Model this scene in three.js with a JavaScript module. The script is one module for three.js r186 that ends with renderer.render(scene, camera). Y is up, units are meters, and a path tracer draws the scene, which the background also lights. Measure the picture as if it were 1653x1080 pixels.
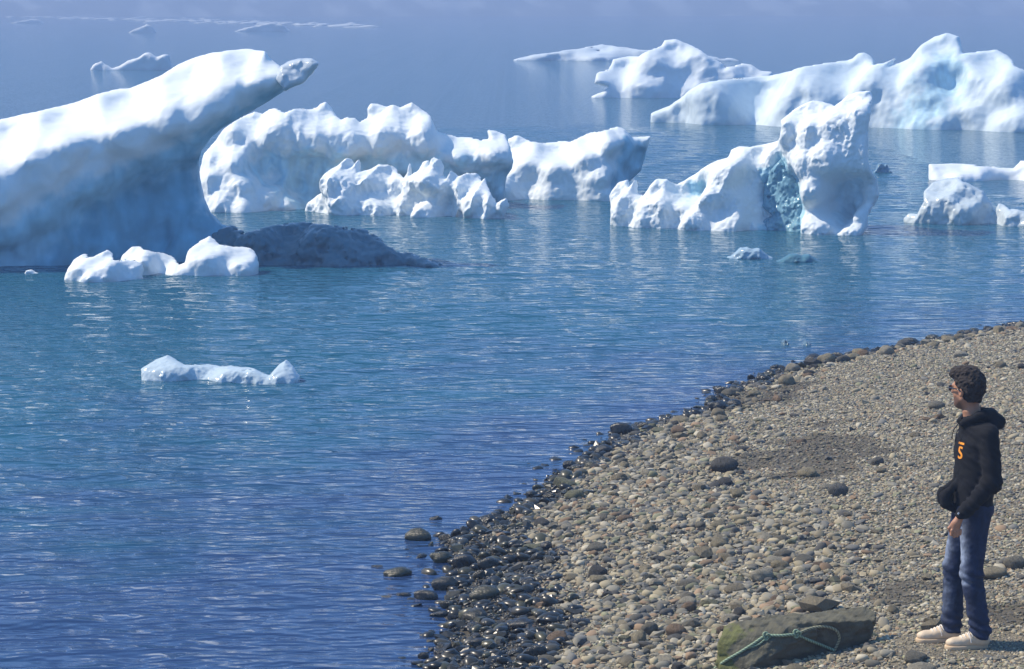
import * as THREE from 'three';
import { ImprovedNoise } from 'three/addons/math/ImprovedNoise.js';
import { ConvexGeometry } from 'three/addons/geometries/ConvexGeometry.js';
import { mergeGeometries, mergeVertices } from 'three/addons/utils/BufferGeometryUtils.js';
import { FontLoader } from 'three/addons/loaders/FontLoader.js';

// ------------------------------------------------------------------ camera, sky, sun, exposure
const scene = new THREE.Scene();
const EYE = 4.5, LENS = 4102, TILT = Math.atan((540 - 8) / LENS);      // lens in pixels of the 1653 x 1080 photograph
const camera = new THREE.PerspectiveCamera(2 * Math.atan(540 / LENS) * 180 / Math.PI, 1653 / 1080, 0.5, 4000);
camera.position.set(0, EYE, 0); camera.rotation.x = -TILT;
camera.updateMatrixWorld(true);
scene.add(camera);
const renderer = new THREE.WebGLRenderer({ antialias: true });
renderer.toneMapping = THREE.LinearToneMapping;
renderer.toneMappingExposure = 1.46;
renderer.shadowMap.enabled = true;

const SUN = new THREE.Vector3(-0.92, 1.02, -0.22).normalize();
{
  const W = 512, H = 256, d = new Float32Array(W * H * 4), dir = new THREE.Vector3();
  for (let j = 0; j < H; j++) for (let i = 0; i < W; i++) {
    const el = ((j + 0.5) / H - 0.5) * Math.PI, az = ((i + 0.5) / W - 0.5) * 2 * Math.PI;
    dir.set(Math.cos(el) * Math.cos(az), Math.sin(el), Math.cos(el) * Math.sin(az));
    const t = Math.pow(Math.max(0, Math.sin(el)), 0.55), c = Math.max(0, dir.dot(SUN));
    const g = 0.22 * Math.pow(c, 6) + 0.5 * Math.pow(c, 60);
    const k = (j * W + i) * 4;
    d[k] = 0.18 * (1 - t) + 0.066 * t + g;
    d[k + 1] = 0.37 * (1 - t) + 0.210 * t + g * 0.95;
    d[k + 2] = 0.75 * (1 - t) + 0.48 * t + g * 0.85;
    d[k + 3] = 1;
  }
  const sky = new THREE.DataTexture(d, W, H, THREE.RGBAFormat, THREE.FloatType);
  sky.mapping = THREE.EquirectangularReflectionMapping; sky.magFilter = THREE.LinearFilter; sky.needsUpdate = true;
  scene.background = sky; scene.environment = sky;
}
const sun = new THREE.DirectionalLight(0xfff1dc, 4.2);
sun.position.copy(SUN).multiplyScalar(150); sun.position.z -= 45; sun.target.position.set(0, 0, -45);
sun.shadow.camera.left = -70; sun.shadow.camera.right = 70; sun.shadow.camera.top = 70; sun.shadow.camera.bottom = -70; sun.shadow.camera.far = 400;
sun.shadow.mapSize.set(4096, 4096);
scene.add(sun, sun.target);
scene.fog = new THREE.FogExp2(new THREE.Color().setRGB(0.47, 0.655, 1.0), 0.0023);

// ------------------------------------------------------------------ helpers
function rng(seed) { let a = seed >>> 0; return () => { a |= 0; a = a + 0x6D2B79F5 | 0; let t = Math.imul(a ^ a >>> 15, 1 | a); t = t + Math.imul(t ^ t >>> 7, 61 | t) ^ t; return ((t ^ t >>> 14) >>> 0) / 4294967296; }; }
const perlin = new ImprovedNoise(), N3 = (x, y, z) => perlin.noise(x, y, z);
function fbm(x, y, z, o = 4) { let s = 0, a = 0.5, f = 1; for (let i = 0; i < o; i++) { s += a * N3(x * f + i * 17.3, y * f + i * 5.1, z * f - i * 9.7); a *= 0.5; f *= 2.03; } return s; }
const hash3 = (i, j, k, s) => { let h = Math.imul(i, 374761393) ^ Math.imul(j, 668265263) ^ Math.imul(k, 2147483647) ^ Math.imul(s, 1274126177); h = Math.imul(h ^ h >>> 13, 1274126177); return ((h ^ h >>> 16) >>> 0) / 4294967296; };
function worley(x, y, z) {                                     // distance to the nearest scattered point
  const xi = Math.floor(x), yi = Math.floor(y), zi = Math.floor(z); let b = 9;
  for (let a = -1; a < 2; a++) for (let c = -1; c < 2; c++) for (let e = -1; e < 2; e++) {
    const X = xi + a, Y = yi + c, Z = zi + e, dx = X + hash3(X, Y, Z, 1) - x, dy = Y + hash3(X, Y, Z, 2) - y, dz = Z + hash3(X, Y, Z, 3) - z;
    const q = dx * dx + dy * dy + dz * dz; if (q < b) b = q;
  }
  return Math.sqrt(b);
}
const clamp = (x, a = 0, b = 1) => Math.min(b, Math.max(a, x));
const smooth = (a, b, x) => { const t = clamp((x - a) / (b - a)); return t * t * (3 - 2 * t); };
const mix = (a, b, t) => a + (b - a) * t;
const smin = (a, b, k) => { const h = clamp(0.5 + 0.5 * (b - a) / k); return mix(b, a, h) - k * h * (1 - h); };
const smax = (a, b, k) => -smin(-a, -b, k);
const V = (x, y, z) => new THREE.Vector3(x, y, z);
function ray(px, py) {
  const x = (px - 826.5) / LENS, y = (540 - py) / LENS, c = Math.cos(TILT), s = Math.sin(TILT);
  return V(x, y * c - s, -y * s - c);                          // y up, camera looks to -z
}
const onWater = (px, py) => { const r = ray(px, py), t = -EYE / r.y; return V(r.x * t, 0, r.z * t); };
function polyDist(P, x, y) {                                   // signed distance to a closed polygon, negative inside
  let d = 1e9, inside = false;
  for (let i = 0, j = P.length - 1; i < P.length; j = i++) {
    const [ax, ay] = P[j], [bx, by] = P[i], ex = bx - ax, ey = by - ay, wx = x - ax, wy = y - ay;
    const t = clamp((wx * ex + wy * ey) / (ex * ex + ey * ey || 1e-9)), dx = wx - ex * t, dy = wy - ey * t;
    d = Math.min(d, dx * dx + dy * dy);
    if ((ay > y) !== (by > y) && x < (bx - ax) * (y - ay) / (by - ay) + ax) inside = !inside;
  }
  return (inside ? -1 : 1) * Math.sqrt(d);
}
function nets(f, lo, hi, cell) {                               // surface nets: positions and indices of the zero level of f
  const n = [0, 1, 2].map(i => Math.max(3, Math.ceil((hi[i] - lo[i]) / cell) + 1)), [nx, ny, nz] = n, g = new Float32Array(nx * ny * nz);
  for (let k = 0, q = 0; k < nz; k++) for (let j = 0; j < ny; j++) for (let i = 0; i < nx; i++, q++) g[q] = f(lo[0] + i * cell, lo[1] + j * cell, lo[2] + k * cell);
  const id = new Int32Array(nx * ny * nz).fill(-1), pos = [], idx = [], sx = 1, sy = nx, sz = nx * ny;
  const cs = [0, sx, sy, sx + sy, sz, sz + sx, sz + sy, sz + sx + sy];
  const ed = [[0, 1], [2, 3], [4, 5], [6, 7], [0, 2], [1, 3], [4, 6], [5, 7], [0, 4], [1, 5], [2, 6], [3, 7]];
  for (let k = 0; k < nz - 1; k++) for (let j = 0; j < ny - 1; j++) for (let i = 0; i < nx - 1; i++) {
    const q = i + j * sy + k * sz; let m = 0;
    for (let c = 0; c < 8; c++) if (g[q + cs[c]] < 0) m |= 1 << c;
    if (m === 0 || m === 255) continue;
    let x = 0, y = 0, z = 0, w = 0;
    for (const [a, b] of ed) {
      if (((m >> a) & 1) === ((m >> b) & 1)) continue;
      const ga = g[q + cs[a]], gb = g[q + cs[b]], t = ga / (ga - gb);
      x += (a & 1) + t * ((b & 1) - (a & 1)); y += ((a >> 1) & 1) + t * (((b >> 1) & 1) - ((a >> 1) & 1)); z += (a >> 2) + t * ((b >> 2) - (a >> 2)); w++;
    }
    id[q] = pos.length / 3; pos.push(lo[0] + (i + x / w) * cell, lo[1] + (j + y / w) * cell, lo[2] + (k + z / w) * cell);
  }
  const quad = (a, b, c, d, flip) => { if (a < 0 || b < 0 || c < 0 || d < 0) return; flip ? idx.push(a, c, b, a, d, c) : idx.push(a, b, c, a, c, d); };
  for (let k = 1; k < nz - 1; k++) for (let j = 1; j < ny - 1; j++) for (let i = 1; i < nx - 1; i++) {
    const q = i + j * sy + k * sz, s = g[q] < 0;
    if (s !== g[q + sx] < 0) quad(id[q - sy - sz], id[q - sz], id[q], id[q - sy], !s);
    if (s !== g[q + sy] < 0) quad(id[q - sx - sz], id[q - sx], id[q], id[q - sz], !s);
    if (s !== g[q + sz] < 0) quad(id[q - sx - sy], id[q - sy], id[q], id[q - sx], !s);
  }
  const G = new THREE.BufferGeometry();
  G.setAttribute('position', new THREE.Float32BufferAttribute(pos, 3)); G.setIndex(idx); G.computeVertexNormals();
  return G;
}
function paint(G, fn) {                                        // vertex colours, linear, from position
  const p = G.attributes.position, c = new Float32Array(p.count * 3);
  for (let i = 0; i < p.count; i++) c.set(fn(p.getX(i), p.getY(i), p.getZ(i), i), i * 3);
  G.setAttribute('color', new THREE.BufferAttribute(c, 3)); return G;
}
function setUV(G, fn) {
  const p = G.attributes.position, c = new Float32Array(p.count * 2);
  for (let i = 0; i < p.count; i++) c.set(fn(p.getX(i), p.getY(i), p.getZ(i)), i * 2);
  G.setAttribute('uv', new THREE.BufferAttribute(c, 2)); return G;
}
function greyTex(n, fn) {
  const d = new Float32Array(n * n * 4);
  for (let j = 0; j < n; j++) for (let i = 0; i < n; i++) { const v = clamp(fn(i / n, j / n)), k = (j * n + i) * 4; d[k] = d[k + 1] = d[k + 2] = v; d[k + 3] = 1; }
  const t = new THREE.DataTexture(d, n, n, THREE.RGBAFormat, THREE.FloatType); t.wrapS = t.wrapT = THREE.RepeatWrapping; t.magFilter = THREE.LinearFilter; t.needsUpdate = true; return t;
}
const tile = (f, u, v, n) => {                                 // makes a noise tile by blending four shifted copies
  const a = u, b = v; return mix(mix(f(u * n, v * n), f((u - 1) * n, v * n), a), mix(f(u * n, (v - 1) * n), f((u - 1) * n, (v - 1) * n), a), b);
};
const taken = {};
const numbered = name => { const k = taken[name] = (taken[name] ?? -1) + 1; return k ? `${name}_${String(k).padStart(3, '0')}` : name; };
function tag(o, label, category, group) { o.userData.label = label; o.userData.category = category; if (group) o.userData.group = group; return o; }
function top(o, name) { o.name = numbered(name); scene.add(o); return o; }
function part(parent, name, G, m) { const o = new THREE.Mesh(G, m); o.name = name; parent.add(o); return o; }
const std = (o) => new THREE.MeshPhysicalMaterial(o);
const lin = (r, g, b) => new THREE.Color().setRGB(r, g, b);

// ------------------------------------------------------------------ the shore: beach terrain
const SHORE = [[560, 1330], [640, 1180], [690, 1075], [728, 1010], [722, 960], [735, 915], [712, 878], [770, 850], [850, 812], [885, 772], [945, 738], [992, 702], [1050, 684], [1138, 660], [1152, 640], [1240, 601], [1320, 582], [1400, 570], [1500, 550], [1653, 522], [1850, 492], [2200, 455]]
  .map(([x, y]) => { const p = onWater(x, y); return [p.x, p.z]; });
SHORE.unshift([-3.5, 4], [-2.6, -6]);
function shoreDist(x, z) {                                     // metres from the waterline, positive on land
  let best = 1e9, sg = 1;
  for (let i = 0; i + 1 < SHORE.length; i++) {
    const [ax, az] = SHORE[i], [bx, bz] = SHORE[i + 1], ex = bx - ax, ez = bz - az, wx = x - ax, wz = z - az;
    const t = clamp((wx * ex + wz * ez) / (ex * ex + ez * ez)), dx = wx - ex * t, dz = wz - ez * t, q = dx * dx + dz * dz;
    if (q < best) { best = q; sg = ex * wz - ez * wx > 0 ? 1 : -1; }
  }
  return sg * Math.sqrt(best);
}
const MAN = { x: 2.9, z: -16.1, y: 0.4, on: false };
function beachH0(x, z) {
  const s = shoreDist(x, z);
  let h = s < 0 ? Math.max(-1.6, 0.13 * s) : 0.125 * s + 0.02 * (1 - Math.exp(-s * 4));
  if (s > -0.4) h += 0.03 * fbm(x * 0.9, 3.1, z * 0.9, 3) * smooth(-0.4, 0.8, s) + 0.012 * fbm(x * 5, 7, z * 5, 2);
  h += 0.19 * Math.max(0, z + 12.5);
  return h;
}
function beachH(x, z) {
  let h = beachH0(x, z);
  if (MAN.on) { const r = Math.hypot((x - MAN.x) * 0.8, z - MAN.z); h = mix(MAN.y, h, smooth(0.22, 0.7, r)); }
  return h;
}
function onBeach(px, py) {                                     // where the line of sight meets the beach (or the water)
  const r = ray(px, py); let t = 11 / -r.z, step = 0.05;
  for (; t < 60; t += step) { const y = EYE + r.y * t; if (y < Math.max(0, beachH(r.x * t, r.z * t))) break; }
  return V(r.x * t, EYE + r.y * t, r.z * t);
}
{ const p = onBeach(1556, 1041); MAN.x = p.x; MAN.z = p.z; MAN.y = beachH0(p.x, p.z); MAN.on = true; console.log('man', p.x, p.y, p.z, 'shore', shoreDist(p.x, p.z)); }
const inXZ = pts => { const P = pts.map(([x, y]) => { const p = onBeach(x, y); return [p.x, p.z]; }); return (x, z) => polyDist(P, x, z); };
const COBBLES = inXZ([[660, 1079], [700, 900], [870, 775], [985, 702], [1090, 684], [1170, 690], [1130, 740], [1200, 800], [1290, 850], [1360, 920], [1300, 985], [1150, 1020], [1130, 1079]]);
const DAMP = [[[1180, 740], [1330, 690], [1440, 720], [1360, 765], [1240, 775]], [[1380, 940], [1520, 925], [1540, 950], [1420, 965]], [[1150, 640], [1260, 625], [1330, 612], [1300, 640], [1180, 668]], [[1590, 985], [1653, 950], [1700, 980], [1640, 1000]]].map(inXZ);
const dampness = (x, z) => { let d = 9; for (const f of DAMP) d = Math.min(d, f(x, z)); return smooth(0.08, -0.08, d + 0.9 * fbm(x * 1.6, 9, z * 1.6, 4)); };
const wetEdge = (x, z) => 0.32 + 0.55 * smooth(-24, -17.5, z) + 0.5 * fbm(x * 1.3, 1.7, z * 1.3, 3);
{
  const xs = [], zs = [];
  for (let x = -4; x < 10; x += 0.06) xs.push(x); for (let x = 10; x < 60; x += 2) xs.push(x);
  for (let z = 6; z > -13; z -= 0.5) zs.push(z); for (let z = -13; z > -40; z -= 0.06) zs.push(z); for (let z = -40; z > -70; z -= 1) zs.push(z);
  const pos = [], col = [], uv = [], idx = [];
  for (const z of zs) for (const x of xs) {
    pos.push(x, beachH(x, z), z); uv.push(x / 1.7, z / 1.7);
    const s = shoreDist(x, z), wet = smooth(0.06, -0.06, s - wetEdge(x, z));
    const damp = dampness(x, z);
    const n = 0.5 + fbm(x * 2.2, 2, z * 2.2, 4), k = mix(1, 0.36, wet) * mix(1, 0.52, damp) * (0.8 + 0.4 * n);
    col.push(0.255 * k, 0.218 * k, 0.150 * k);
  }
  const nx = xs.length;
  for (let j = 0; j + 1 < zs.length; j++) for (let i = 0; i + 1 < nx; i++) { const a = j * nx + i; idx.push(a, a + 1, a + nx, a + 1, a + nx + 1, a + nx); }
  const G = new THREE.BufferGeometry();
  G.setAttribute('position', new THREE.Float32BufferAttribute(pos, 3)); G.setAttribute('color', new THREE.Float32BufferAttribute(col, 3)); G.setAttribute('uv', new THREE.Float32BufferAttribute(uv, 2));
  G.setIndex(idx); G.computeVertexNormals();
  const grit = greyTex(1024, (u, v) => 0.62 + 0.9 * tile((a, b) => fbm(a, b, 4.4, 3), u, v, 60) + 0.35 * tile((a, b) => N3(a, b, 1.5), u, v, 190));
  const m = std({ vertexColors: true, roughness: 0.95, map: grit, bumpMap: grit, bumpScale: 0.012 });
  const o = top(new THREE.Mesh(G, m), 'beach'); o.userData.kind = 'structure'; o.userData.label = 'grey brown gravel beach sloping down to the lagoon';
}

// ------------------------------------------------------------------ the lagoon
{
  const xs = [], zs = []; let d = 0.065;
  for (let x = -13; x <= 11; x += 0.065) xs.push(x);
  for (let x = 11, s = 0.1; x < 900; s *= 1.12) { x += s; xs.push(x); } for (let x = -13, s = 0.1; x > -900; s *= 1.12) { x -= s; xs.unshift(x); }
  for (let z = -9; z > -1900; z -= d) { zs.push(z); if (z < -34) d = Math.max(0.05, Math.min(d * 1.006, z > -90 ? 0.15 : 60)); else d = 0.05; if (z < -90) d *= 1.03; }
  const R = rng(11), waves = [];
  for (let i = 0; i < 64; i++) {
    const lam = 0.20 * Math.pow(7, Math.pow(R(), 1.5)), th = 0.12 + (R() + R() + R() - 1.5) * 0.75, k = 2 * Math.PI / lam;
    waves.push([k * Math.sin(th), k * Math.cos(th), R() * 6.283, 0.017 / k, lam]);
  }
  const EDGE = [[-400, 1010], [0, 900], [260, 770], [500, 705], [720, 665], [900, 640], [1100, 585], [1300, 555], [1500, 528], [1700, 500], [2300, 440], [2300, 1300], [-400, 1300]].map(([x, y]) => { const p = onWater(x, y); return [p.x, p.z]; });
  const nx = xs.length, col = new Float32Array(nx * zs.length * 3), pos = new Float32Array(nx * zs.length * 3), uv = new Float32Array(nx * zs.length * 2), idx = [];
  let q = 0;
  for (let j = 0; j < zs.length; j++) {
    const z = zs[j], gap = j ? zs[j - 1] - z : 0.05, live = waves.map(w => w[3] * smooth(2.2, 4.5, w[4] / gap));
    const any = live.some(a => a > 0);
    for (let i = 0; i < nx; i++, q++) {
      const x = xs[i]; let y = 0;
      if (any && x > -14 && x < 12) {
        const s = z > -60 ? shoreDist(x, z) : -20;
        if (s < 0.6) {
          const g = (0.36 + 0.64 * smooth(0.3, 5.5, -s)) * clamp(0.85 + 1.1 * fbm(x * 0.16, 0.5, z * 0.07, 3), 0.25, 1.5);
          for (let w = 0; w < 64; w++) if (live[w] > 0) y += live[w] * Math.sin(waves[w][0] * x + waves[w][1] * z + waves[w][2]);
          y *= g;
        }
      }
      const clear = z > -60 && x > -14 && x < 14 ? smooth(4.5, -3.5, polyDist(EDGE, x, z) + 5 * fbm(x * 0.35, 6.1, z * 0.25, 4) + 3.5 * fbm(x * 0.7, 2.7, z * 1.8, 3)) : 0;
      col[q * 3] = mix(0.013, 0.022, clear); col[q * 3 + 1] = mix(0.086, 0.050, clear); col[q * 3 + 2] = mix(0.140, 0.130, clear);
      pos[q * 3] = x; pos[q * 3 + 1] = y; pos[q * 3 + 2] = z; uv[q * 2] = x / 3.1; uv[q * 2 + 1] = z / 3.1;
    }
  }
  for (let j = 0; j + 1 < zs.length; j++) for (let i = 0; i + 1 < nx; i++) { const a = j * nx + i; idx.push(a, a + 1, a + nx, a + 1, a + nx + 1, a + nx); }
  const G = new THREE.BufferGeometry();
  G.setAttribute('position', new THREE.BufferAttribute(pos, 3)); G.setAttribute('uv', new THREE.BufferAttribute(uv, 2)); G.setAttribute('color', new THREE.BufferAttribute(col, 3)); G.setIndex(idx); G.computeVertexNormals();
  const K = []; for (let i = 0; i < 70; i++) { const lam = 0.075 * Math.pow(6, R()), th = 0.08 + (R() + R() + R() - 1.5) * 0.62, k = 3.1 / lam; K.push([Math.round(k * Math.sin(th)), Math.round(k * Math.cos(th)), R() * 6.283, lam]); }
  const ripple = greyTex(1024, (u, v) => { let h = 0; for (const [a, b, p, l] of K) h += l * Math.sin(6.2832 * (a * u + b * v) + p); return 0.5 + h * 0.085; });
  const m = std({ vertexColors: true, roughness: 0.06, ior: 1.333, bumpMap: ripple, bumpScale: 0.07 });
  const o = top(new THREE.Mesh(G, m), 'lagoon_water'); o.userData.kind = 'structure'; o.userData.label = 'rippled blue green glacial lagoon water';
}

// ------------------------------------------------------------------ far shore: snow streaked slope in the haze
{
  const xs = [], G = new THREE.BufferGeometry(), pos = [], col = [], idx = []; for (let x = -520; x <= 620; x += 3) xs.push(x);
  const rows = 26;
  for (let j = 0; j < rows; j++) for (const x of xs) {
    const z0 = -980 - 0.28 * (x + 200) - 25 * fbm(x * 0.01, 1, 2, 3), t = j / (rows - 1), h = 34 * (0.85 + 0.5 * fbm(x * 0.012, 4, 1, 3));
    const y = j === 0 ? -1 : h * Math.pow(t, 0.8) + 3 * fbm(x * 0.06, t * 6, 3, 4);
    pos.push(x, y, z0 - t * 110 - 8 * fbm(x * 0.04, t * 4, 8, 3));
    const snow = smooth(-0.02, 0.10, fbm(x * 0.055 + t * 2, t * 5, 5, 4));
    col.push(mix(0.20, 0.46, snow), mix(0.21, 0.48, snow), mix(0.22, 0.50, snow));
  }
  const nx = xs.length;
  for (let j = 0; j + 1 < rows; j++) for (let i = 0; i + 1 < nx; i++) { const a = j * nx + i; idx.push(a, a + 1, a + nx, a + 1, a + nx + 1, a + nx); }
  G.setAttribute('position', new THREE.Float32BufferAttribute(pos, 3)); G.setAttribute('color', new THREE.Float32BufferAttribute(col, 3)); G.setIndex(idx); G.computeVertexNormals();
  const o = top(new THREE.Mesh(G, std({ vertexColors: true, roughness: 0.9 })), 'hillside'); o.userData.kind = 'structure'; o.userData.label = 'snow streaked far shore slope fading in blue haze';
}

// ------------------------------------------------------------------ icebergs
const ICE = std({ vertexColors: true, roughness: 0.6, ior: 1.31, transmission: 0.15, thickness: 0 });
const WETICE = std({ vertexColors: true, roughness: 0.14, ior: 1.31, transmission: 0.25, thickness: 0 });
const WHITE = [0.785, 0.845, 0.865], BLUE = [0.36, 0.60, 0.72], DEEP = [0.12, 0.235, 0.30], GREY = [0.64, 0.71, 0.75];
/* one ice body: base line A-B on the water (pixels), an outline of what stands above it, relief points [px, py, metres toward the camera] */
function iceBody(o) {
  const A = o.at ? o.at[0] : onWater(...o.base[0]), B = o.at ? o.at[1] : onWater(...o.base[1]), U = B.clone().sub(A).setY(0).normalize(), W = V(-U.z, 0, U.x); if (W.z < 0) W.negate();
  const y0 = o.at ? Math.min(A.y, B.y) : 0;
  const uv = ([px, py]) => { const r = ray(px, py), e = V(-A.x, EYE - y0, -A.z), t = -e.dot(W) / r.dot(W); return [(e.x + r.x * t) * U.x + (e.z + r.z * t) * U.z, e.y + r.y * t]; };
  const P = o.outline.map(uv), sunk = o.sunk ?? 0.45; if (!o.hangs) P.push([P.at(-1)[0], -sunk], [P[0][0], -sunk]);
  const C = (o.relief ?? [[o.outline[0][0], o.outline[0][1], 0]]).map(([x, y, w]) => [...uv([x, y]), w]);
  let u0 = 1e9, u1 = -1e9, v1 = -1e9, w0 = 1e9, w1 = -1e9;
  let v0 = o.hangs ? 1e9 : -sunk; for (const [u, v] of P) { v0 = Math.min(v0, v); u0 = Math.min(u0, u); u1 = Math.max(u1, u); v1 = Math.max(v1, v); }
  for (const c of C) { w0 = Math.min(w0, c[2]); w1 = Math.max(w1, c[2]); }
  const cell = o.cell, T = o.thick, na = o.rough ?? 0.1, nf = o.freq ?? 1.6, e2 = (o.soft ?? 0.13) ** 2, gr = o.grain ?? 0.045, gf = o.grainFreq ?? 7.5, rf = o.ridgeFreq ?? 1.3, seed = o.seed ?? u0 * 3.7, k = o.round ?? 0.1, R0 = o.bulge ?? Math.min(0.3, T * 0.22), sc = o.scallop ?? 0.08, sf = o.scallopFreq ?? 2.4;
  const pad = 3 * cell + na, lo = [u0 - pad, v0 - pad, w0 - T - pad], hi = [u1 + pad, v1 + pad, w1 + pad];
  const cache = new Map(), nu = Math.ceil((hi[0] - lo[0]) / cell) + 2;
  const flat = (u, v) => {                                     // outline distance and relief, shared by all cells of a column
    const key = Math.round((u - lo[0]) / cell) + nu * Math.round((v - lo[1]) / cell); let r = cache.get(key);
    if (!r) {
      let s = 0, f = 0; for (const c of C) { const w = 1 / Math.pow((u - c[0]) ** 2 + (v - c[1]) ** 2 + e2, 2.1); s += w; f += w * c[2]; }
      r = [polyDist(P, u, v), f / s + (o.big ?? 0.25) * fbm(u * 0.8 + seed, v * 0.8, 3.3, 3) - (o.ridge ?? 0.15) * Math.abs(N3(u * rf + seed, v * rf * 0.3, 1.2))]; cache.set(key, r);
    }
    return r;
  };
  const G = nets((u, v, w) => {
    const [d2, F] = flat(u, v); const q0 = clamp(1 + d2 / R0), back = R0 * (1 - Math.sqrt(1 - q0 * q0)), deep = Math.max(k * 1.1, Math.min(T, 0.16 + 2.6 * Math.max(0, -d2)) / 2);
    let f = smax(d2, Math.abs(w - (F - back - deep)) - deep, k);
    const keep = clamp(-d2 / (o.fine ?? Math.min(0.18, T * 0.09)), 0.12, 1);
    if (Math.abs(f) < na + sc + gr + 3 * cell) {
      f += keep * na * (fbm(u * nf + seed, v * nf, w * nf, 4) - 0.55 * (0.35 - Math.abs(N3(u * nf * 1.9, v * nf * 1.3 + seed, w * nf * 1.9))));
      if (sc) { const q = worley(u * sf + seed, v * sf, w * sf); f += keep * sc * (0.45 - q * q); }
      if (gr) f += Math.sqrt(keep) * gr * (fbm(u * gf, v * gf + seed, w * gf, 3) - 0.9 * (0.3 - Math.abs(N3(u * gf * 0.9 + seed, v * gf * 0.7, w * gf * 0.9))));
    }
    return f;
  }, lo, hi, cell);
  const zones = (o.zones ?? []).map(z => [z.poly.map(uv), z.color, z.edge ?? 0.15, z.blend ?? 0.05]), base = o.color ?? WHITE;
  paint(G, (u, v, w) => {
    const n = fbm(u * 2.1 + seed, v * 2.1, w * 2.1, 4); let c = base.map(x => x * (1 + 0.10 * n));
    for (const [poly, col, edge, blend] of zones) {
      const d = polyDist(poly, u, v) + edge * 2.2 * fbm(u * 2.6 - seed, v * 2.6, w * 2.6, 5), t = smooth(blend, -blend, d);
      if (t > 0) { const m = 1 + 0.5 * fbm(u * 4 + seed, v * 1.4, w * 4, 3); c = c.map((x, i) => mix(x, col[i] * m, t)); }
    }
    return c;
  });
  if (o.at) setUV(G, (u, v, w) => [(u + w * 0.6) / 0.2, (v + w * 0.55) / 0.2]);
  G.applyMatrix4(new THREE.Matrix4().makeBasis(U, V(0, 1, 0), W).setPosition(0, 0, 0));
  const M = new THREE.Mesh(G, o.mat ?? ICE); M.position.set(A.x, y0, A.z);
  return M;
}
function iceberg(name, label, category, o, group) { const m = top(iceBody(o), name); return tag(m, label, category, group); }

// the big leaning berg on the left, with its clear horn tip and dark tongue
{
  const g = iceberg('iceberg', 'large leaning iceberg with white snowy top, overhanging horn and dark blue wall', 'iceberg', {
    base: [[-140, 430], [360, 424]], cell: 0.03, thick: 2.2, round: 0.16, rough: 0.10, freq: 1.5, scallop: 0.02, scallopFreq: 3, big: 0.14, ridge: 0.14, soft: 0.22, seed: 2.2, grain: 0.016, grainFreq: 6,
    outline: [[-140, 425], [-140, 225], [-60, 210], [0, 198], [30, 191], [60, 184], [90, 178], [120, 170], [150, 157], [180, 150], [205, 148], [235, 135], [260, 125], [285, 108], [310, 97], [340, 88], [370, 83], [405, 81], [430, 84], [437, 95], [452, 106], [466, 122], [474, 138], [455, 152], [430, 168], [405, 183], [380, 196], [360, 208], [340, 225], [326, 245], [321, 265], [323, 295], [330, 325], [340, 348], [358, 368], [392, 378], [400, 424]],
    relief: [[-140, 220, -1.9], [0, 198, -1.7], [100, 175, -1.7], [200, 148, -1.6], [300, 100, -1.4], [400, 82, -1.0], [440, 100, -0.5], [470, 135, -0.2],
      [-100, 330, 0.9], [0, 310, 0.8], [60, 275, 0.55], [110, 250, 0.45], [150, 262, 0.1], [210, 225, 0.35], [270, 205, 0.35], [330, 195, 0.4], [370, 170, 0.4], [420, 140, 0.3], [450, 125, 0.2],
      [0, 370, 0.55], [60, 340, 0.35], [120, 310, 0.2], [200, 270, -0.15], [280, 240, -0.2], [340, 212, -0.15], [390, 178, -0.1], [430, 160, -0.1],
      [0, 420, 0.3], [80, 400, 0.1], [150, 350, -0.35], [220, 320, -0.6], [300, 290, -0.6], [150, 420, -0.1], [250, 390, -0.5], [340, 380, -0.3], [300, 420, -0.1], [390, 400, -0.2]],
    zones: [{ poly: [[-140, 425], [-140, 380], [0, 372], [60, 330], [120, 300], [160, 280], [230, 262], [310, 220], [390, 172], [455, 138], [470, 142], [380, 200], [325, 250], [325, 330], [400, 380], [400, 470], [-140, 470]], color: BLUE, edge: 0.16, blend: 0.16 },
      { poly: [[60, 425], [140, 350], [200, 310], [320, 250], [320, 330], [400, 380], [400, 470], [0, 470]], color: [0.20, 0.44, 0.58], edge: 0.25, blend: 0.2 }],  // blue ice wall; its shade is painted in too, deeper lower down
  });
  const tongue = iceBody({ base: [[330, 426], [700, 430]], cell: 0.03, thick: 1.0, round: 0.12, rough: 0.16, freq: 5, scallop: 0.09, scallopFreq: 6, big: 0.1, fine: 0.03, color: DEEP, mat: WETICE,
    outline: [[325, 424], [330, 380], [355, 370], [375, 376], [400, 376], [430, 369], [470, 366], [520, 366], [555, 372], [580, 380], [600, 390], [620, 402], [640, 412], [670, 416], [700, 425], [712, 430]],
    relief: [[350, 372, -0.4], [470, 366, -0.6], [580, 380, -0.5], [640, 412, -0.2], [400, 400, 0], [500, 400, 0.05], [560, 410, 0.05], [400, 425, 0.25], [550, 430, 0.3], [690, 428, 0.1]] });
  const tip = iceBody({ base: [[420, 428], [520, 428]], cell: 0.025, thick: 0.55, round: 0.12, rough: 0.06, freq: 4, scallop: 0.04, scallopFreq: 5, color: GREY, mat: WETICE, sunk: 0.45,
    outline: [[447, 428], [440, 130], [447, 108], [462, 99], [480, 95], [500, 96], [511, 103], [507, 112], [498, 122], [485, 136], [468, 143], [455, 150]].slice(1), hangs: true, relief: [[480, 95, -0.5], [460, 140, -0.3], [505, 105, -0.45]] });
  tongue.name = 'dark_ice_tongue'; tip.name = 'clear_horn_tip'; tongue.userData.label = 'dark wet clear ice tongue lying low on the water'; tip.userData.label = 'grey translucent tip of the horn';
  for (const p of [tongue, tip]) { p.position.sub(g.position); g.add(p); }
}
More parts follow.
